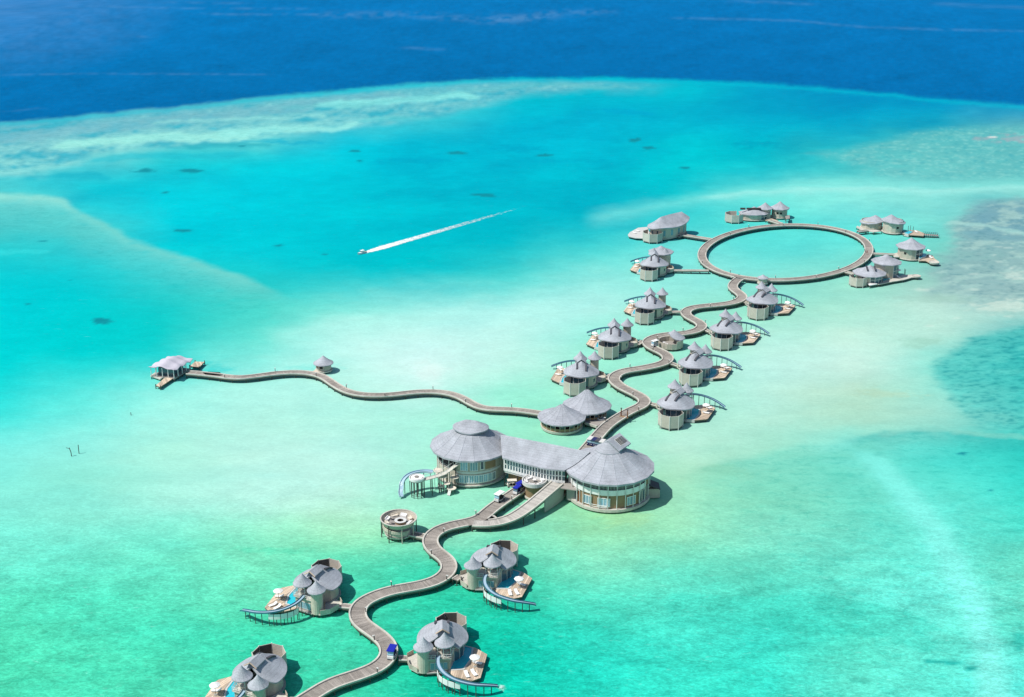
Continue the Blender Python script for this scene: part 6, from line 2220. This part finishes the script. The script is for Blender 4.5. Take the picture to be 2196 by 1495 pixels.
def foam_mat():
    m, nt, b = node_mat('foam', 0.9, 0.1)
    N, L = nt.nodes, nt.links
    geo = N.new('ShaderNodeNewGeometry')
    n = N.new('ShaderNodeTexNoise'); n.inputs['Scale'].default_value = 0.55; n.inputs['Detail'].default_value = 7; n.inputs['Roughness'].default_value = 0.7
    L.new(geo.outputs['Position'], n.inputs['Vector'])
    at = N.new('ShaderNodeAttribute'); at.attribute_name = 'foam'
    ad = N.new('ShaderNodeMath'); ad.operation = 'ADD'
    L.new(n.outputs['Fac'], ad.inputs[0]); L.new(at.outputs['Fac'], ad.inputs[1])
    r = N.new('ShaderNodeMapRange'); r.interpolation_type = 'SMOOTHSTEP'
    r.inputs['From Min'].default_value = 0.72; r.inputs['From Max'].default_value = 1.25
    L.new(ad.outputs[0], r.inputs['Value'])
    b.inputs['Base Color'].default_value = (0.80, 0.84, 0.84, 1)
    tr = N.new('ShaderNodeBsdfTransparent')
    mx = N.new('ShaderNodeMixShader')
    L.new(r.outputs[0], mx.inputs[0]); L.new(tr.outputs[0], mx.inputs[1]); L.new(b.outputs[0], mx.inputs[2])
    L.new(mx.outputs[0], nt.nodes['Material Output'].inputs['Surface'])
    return m


M['foam'] = foam_mat()


def foam_sheet(name, label, rows, cat):
    """rows: per row [(point, foam amount)] -> a ragged sheet just above the water."""
    me = bpy.data.meshes.new(name)
    w_ = len(rows[0])
    vs = [p for r_ in rows for p, _ in r_]
    me.from_pydata(vs, [], [(i * w_ + k, (i + 1) * w_ + k, (i + 1) * w_ + k + 1, i * w_ + k + 1) for i in range(len(rows) - 1) for k in range(w_ - 1)])
    at = me.attributes.new('foam', 'FLOAT', 'POINT')
    at.data.foreach_set('value', [f for r_ in rows for _, f in r_])
    me.materials.append(M['foam'])
    o = link(name, me)
    return tag(o, label, cat, kind='stuff')


nv = Vector((-dirv.y, dirv.x, 0))
Lw = (bt - bp).length
rows = []
for i in range(90):
    t = i / 89
    s = t ** 1.3
    cpt = bp - dirv * (2.0 + s * (Lw - 2))
    hw_ = 1.2 + 1.9 * min(1, t * 6) * (1 - 0.55 * t)
    row = []
    for k in range(13):
        u = (k / 12 - 0.5) * 2
        edge = max(0, 1 - abs(u)) ** 0.5
        core = 0.9 * (1 - t) ** 0.55 * edge + (0.18 * math.exp(-((abs(u) - 0.6) / 0.2) ** 2) * (1 - t))
        core -= 0.16 * math.exp(-(u / 0.14) ** 2) * (0.2 < t < 0.7)
        p = cpt + nv * u * hw_
        row.append(((p.x, p.y, 0.05 + 0.10 * edge * (1 - t)), core - 0.02 if edge > 0 else -0.5))
    rows.append(row)
foam_sheet('boat_wake', 'long white foam trail fading behind the speedboat', rows, 'wake')
arms = []
for sg in (1, -1):
    rows = []
    for i in range(40):
        t = i / 39
        cpt = bp - dirv * (0.5 + t * 34) + nv * sg * (0.9 + t * 5.5)
        rows.append([((cpt + nv * u * (0.35 + 0.5 * t)).x, (cpt + nv * u * (0.35 + 0.5 * t)).y, 0.06) for u in (-1, -0.4, 0, 0.4, 1)])
    rows = [[(p, (0.55 * (1 - i / 39) ** 0.8 - 0.1) * (1 if 0 < k < 4 else 0) - (0.4 if k in (0, 4) else 0)) for k, p in enumerate(r_)] for i, r_ in enumerate(rows)]
    foam_sheet('bow_wave', ('right' if sg < 0 else 'left') + ' arm of the faint V-shaped bow wave beside the speedboat', rows, 'wake')
# splash at the end of the slide of the lowest right-hand villa
sp = G(1076, 1476)
rows = []
for i in range(9):
    row = []
    for k in range(9):
        x, y = (i - 4) / 4, (k - 4) / 4
        row.append(((sp.x + x * 1.6, sp.y + y * 2.0, 0.06 + 0.25 * max(0, 1 - math.hypot(x, y))), 0.62 * max(0, 1 - math.hypot(x, y)) ** 0.7 - 0.08))
    rows.append(row)
foam_sheet('slide_splash', 'white splash where the slide of the buggy-side villa meets the water', rows, 'splash')
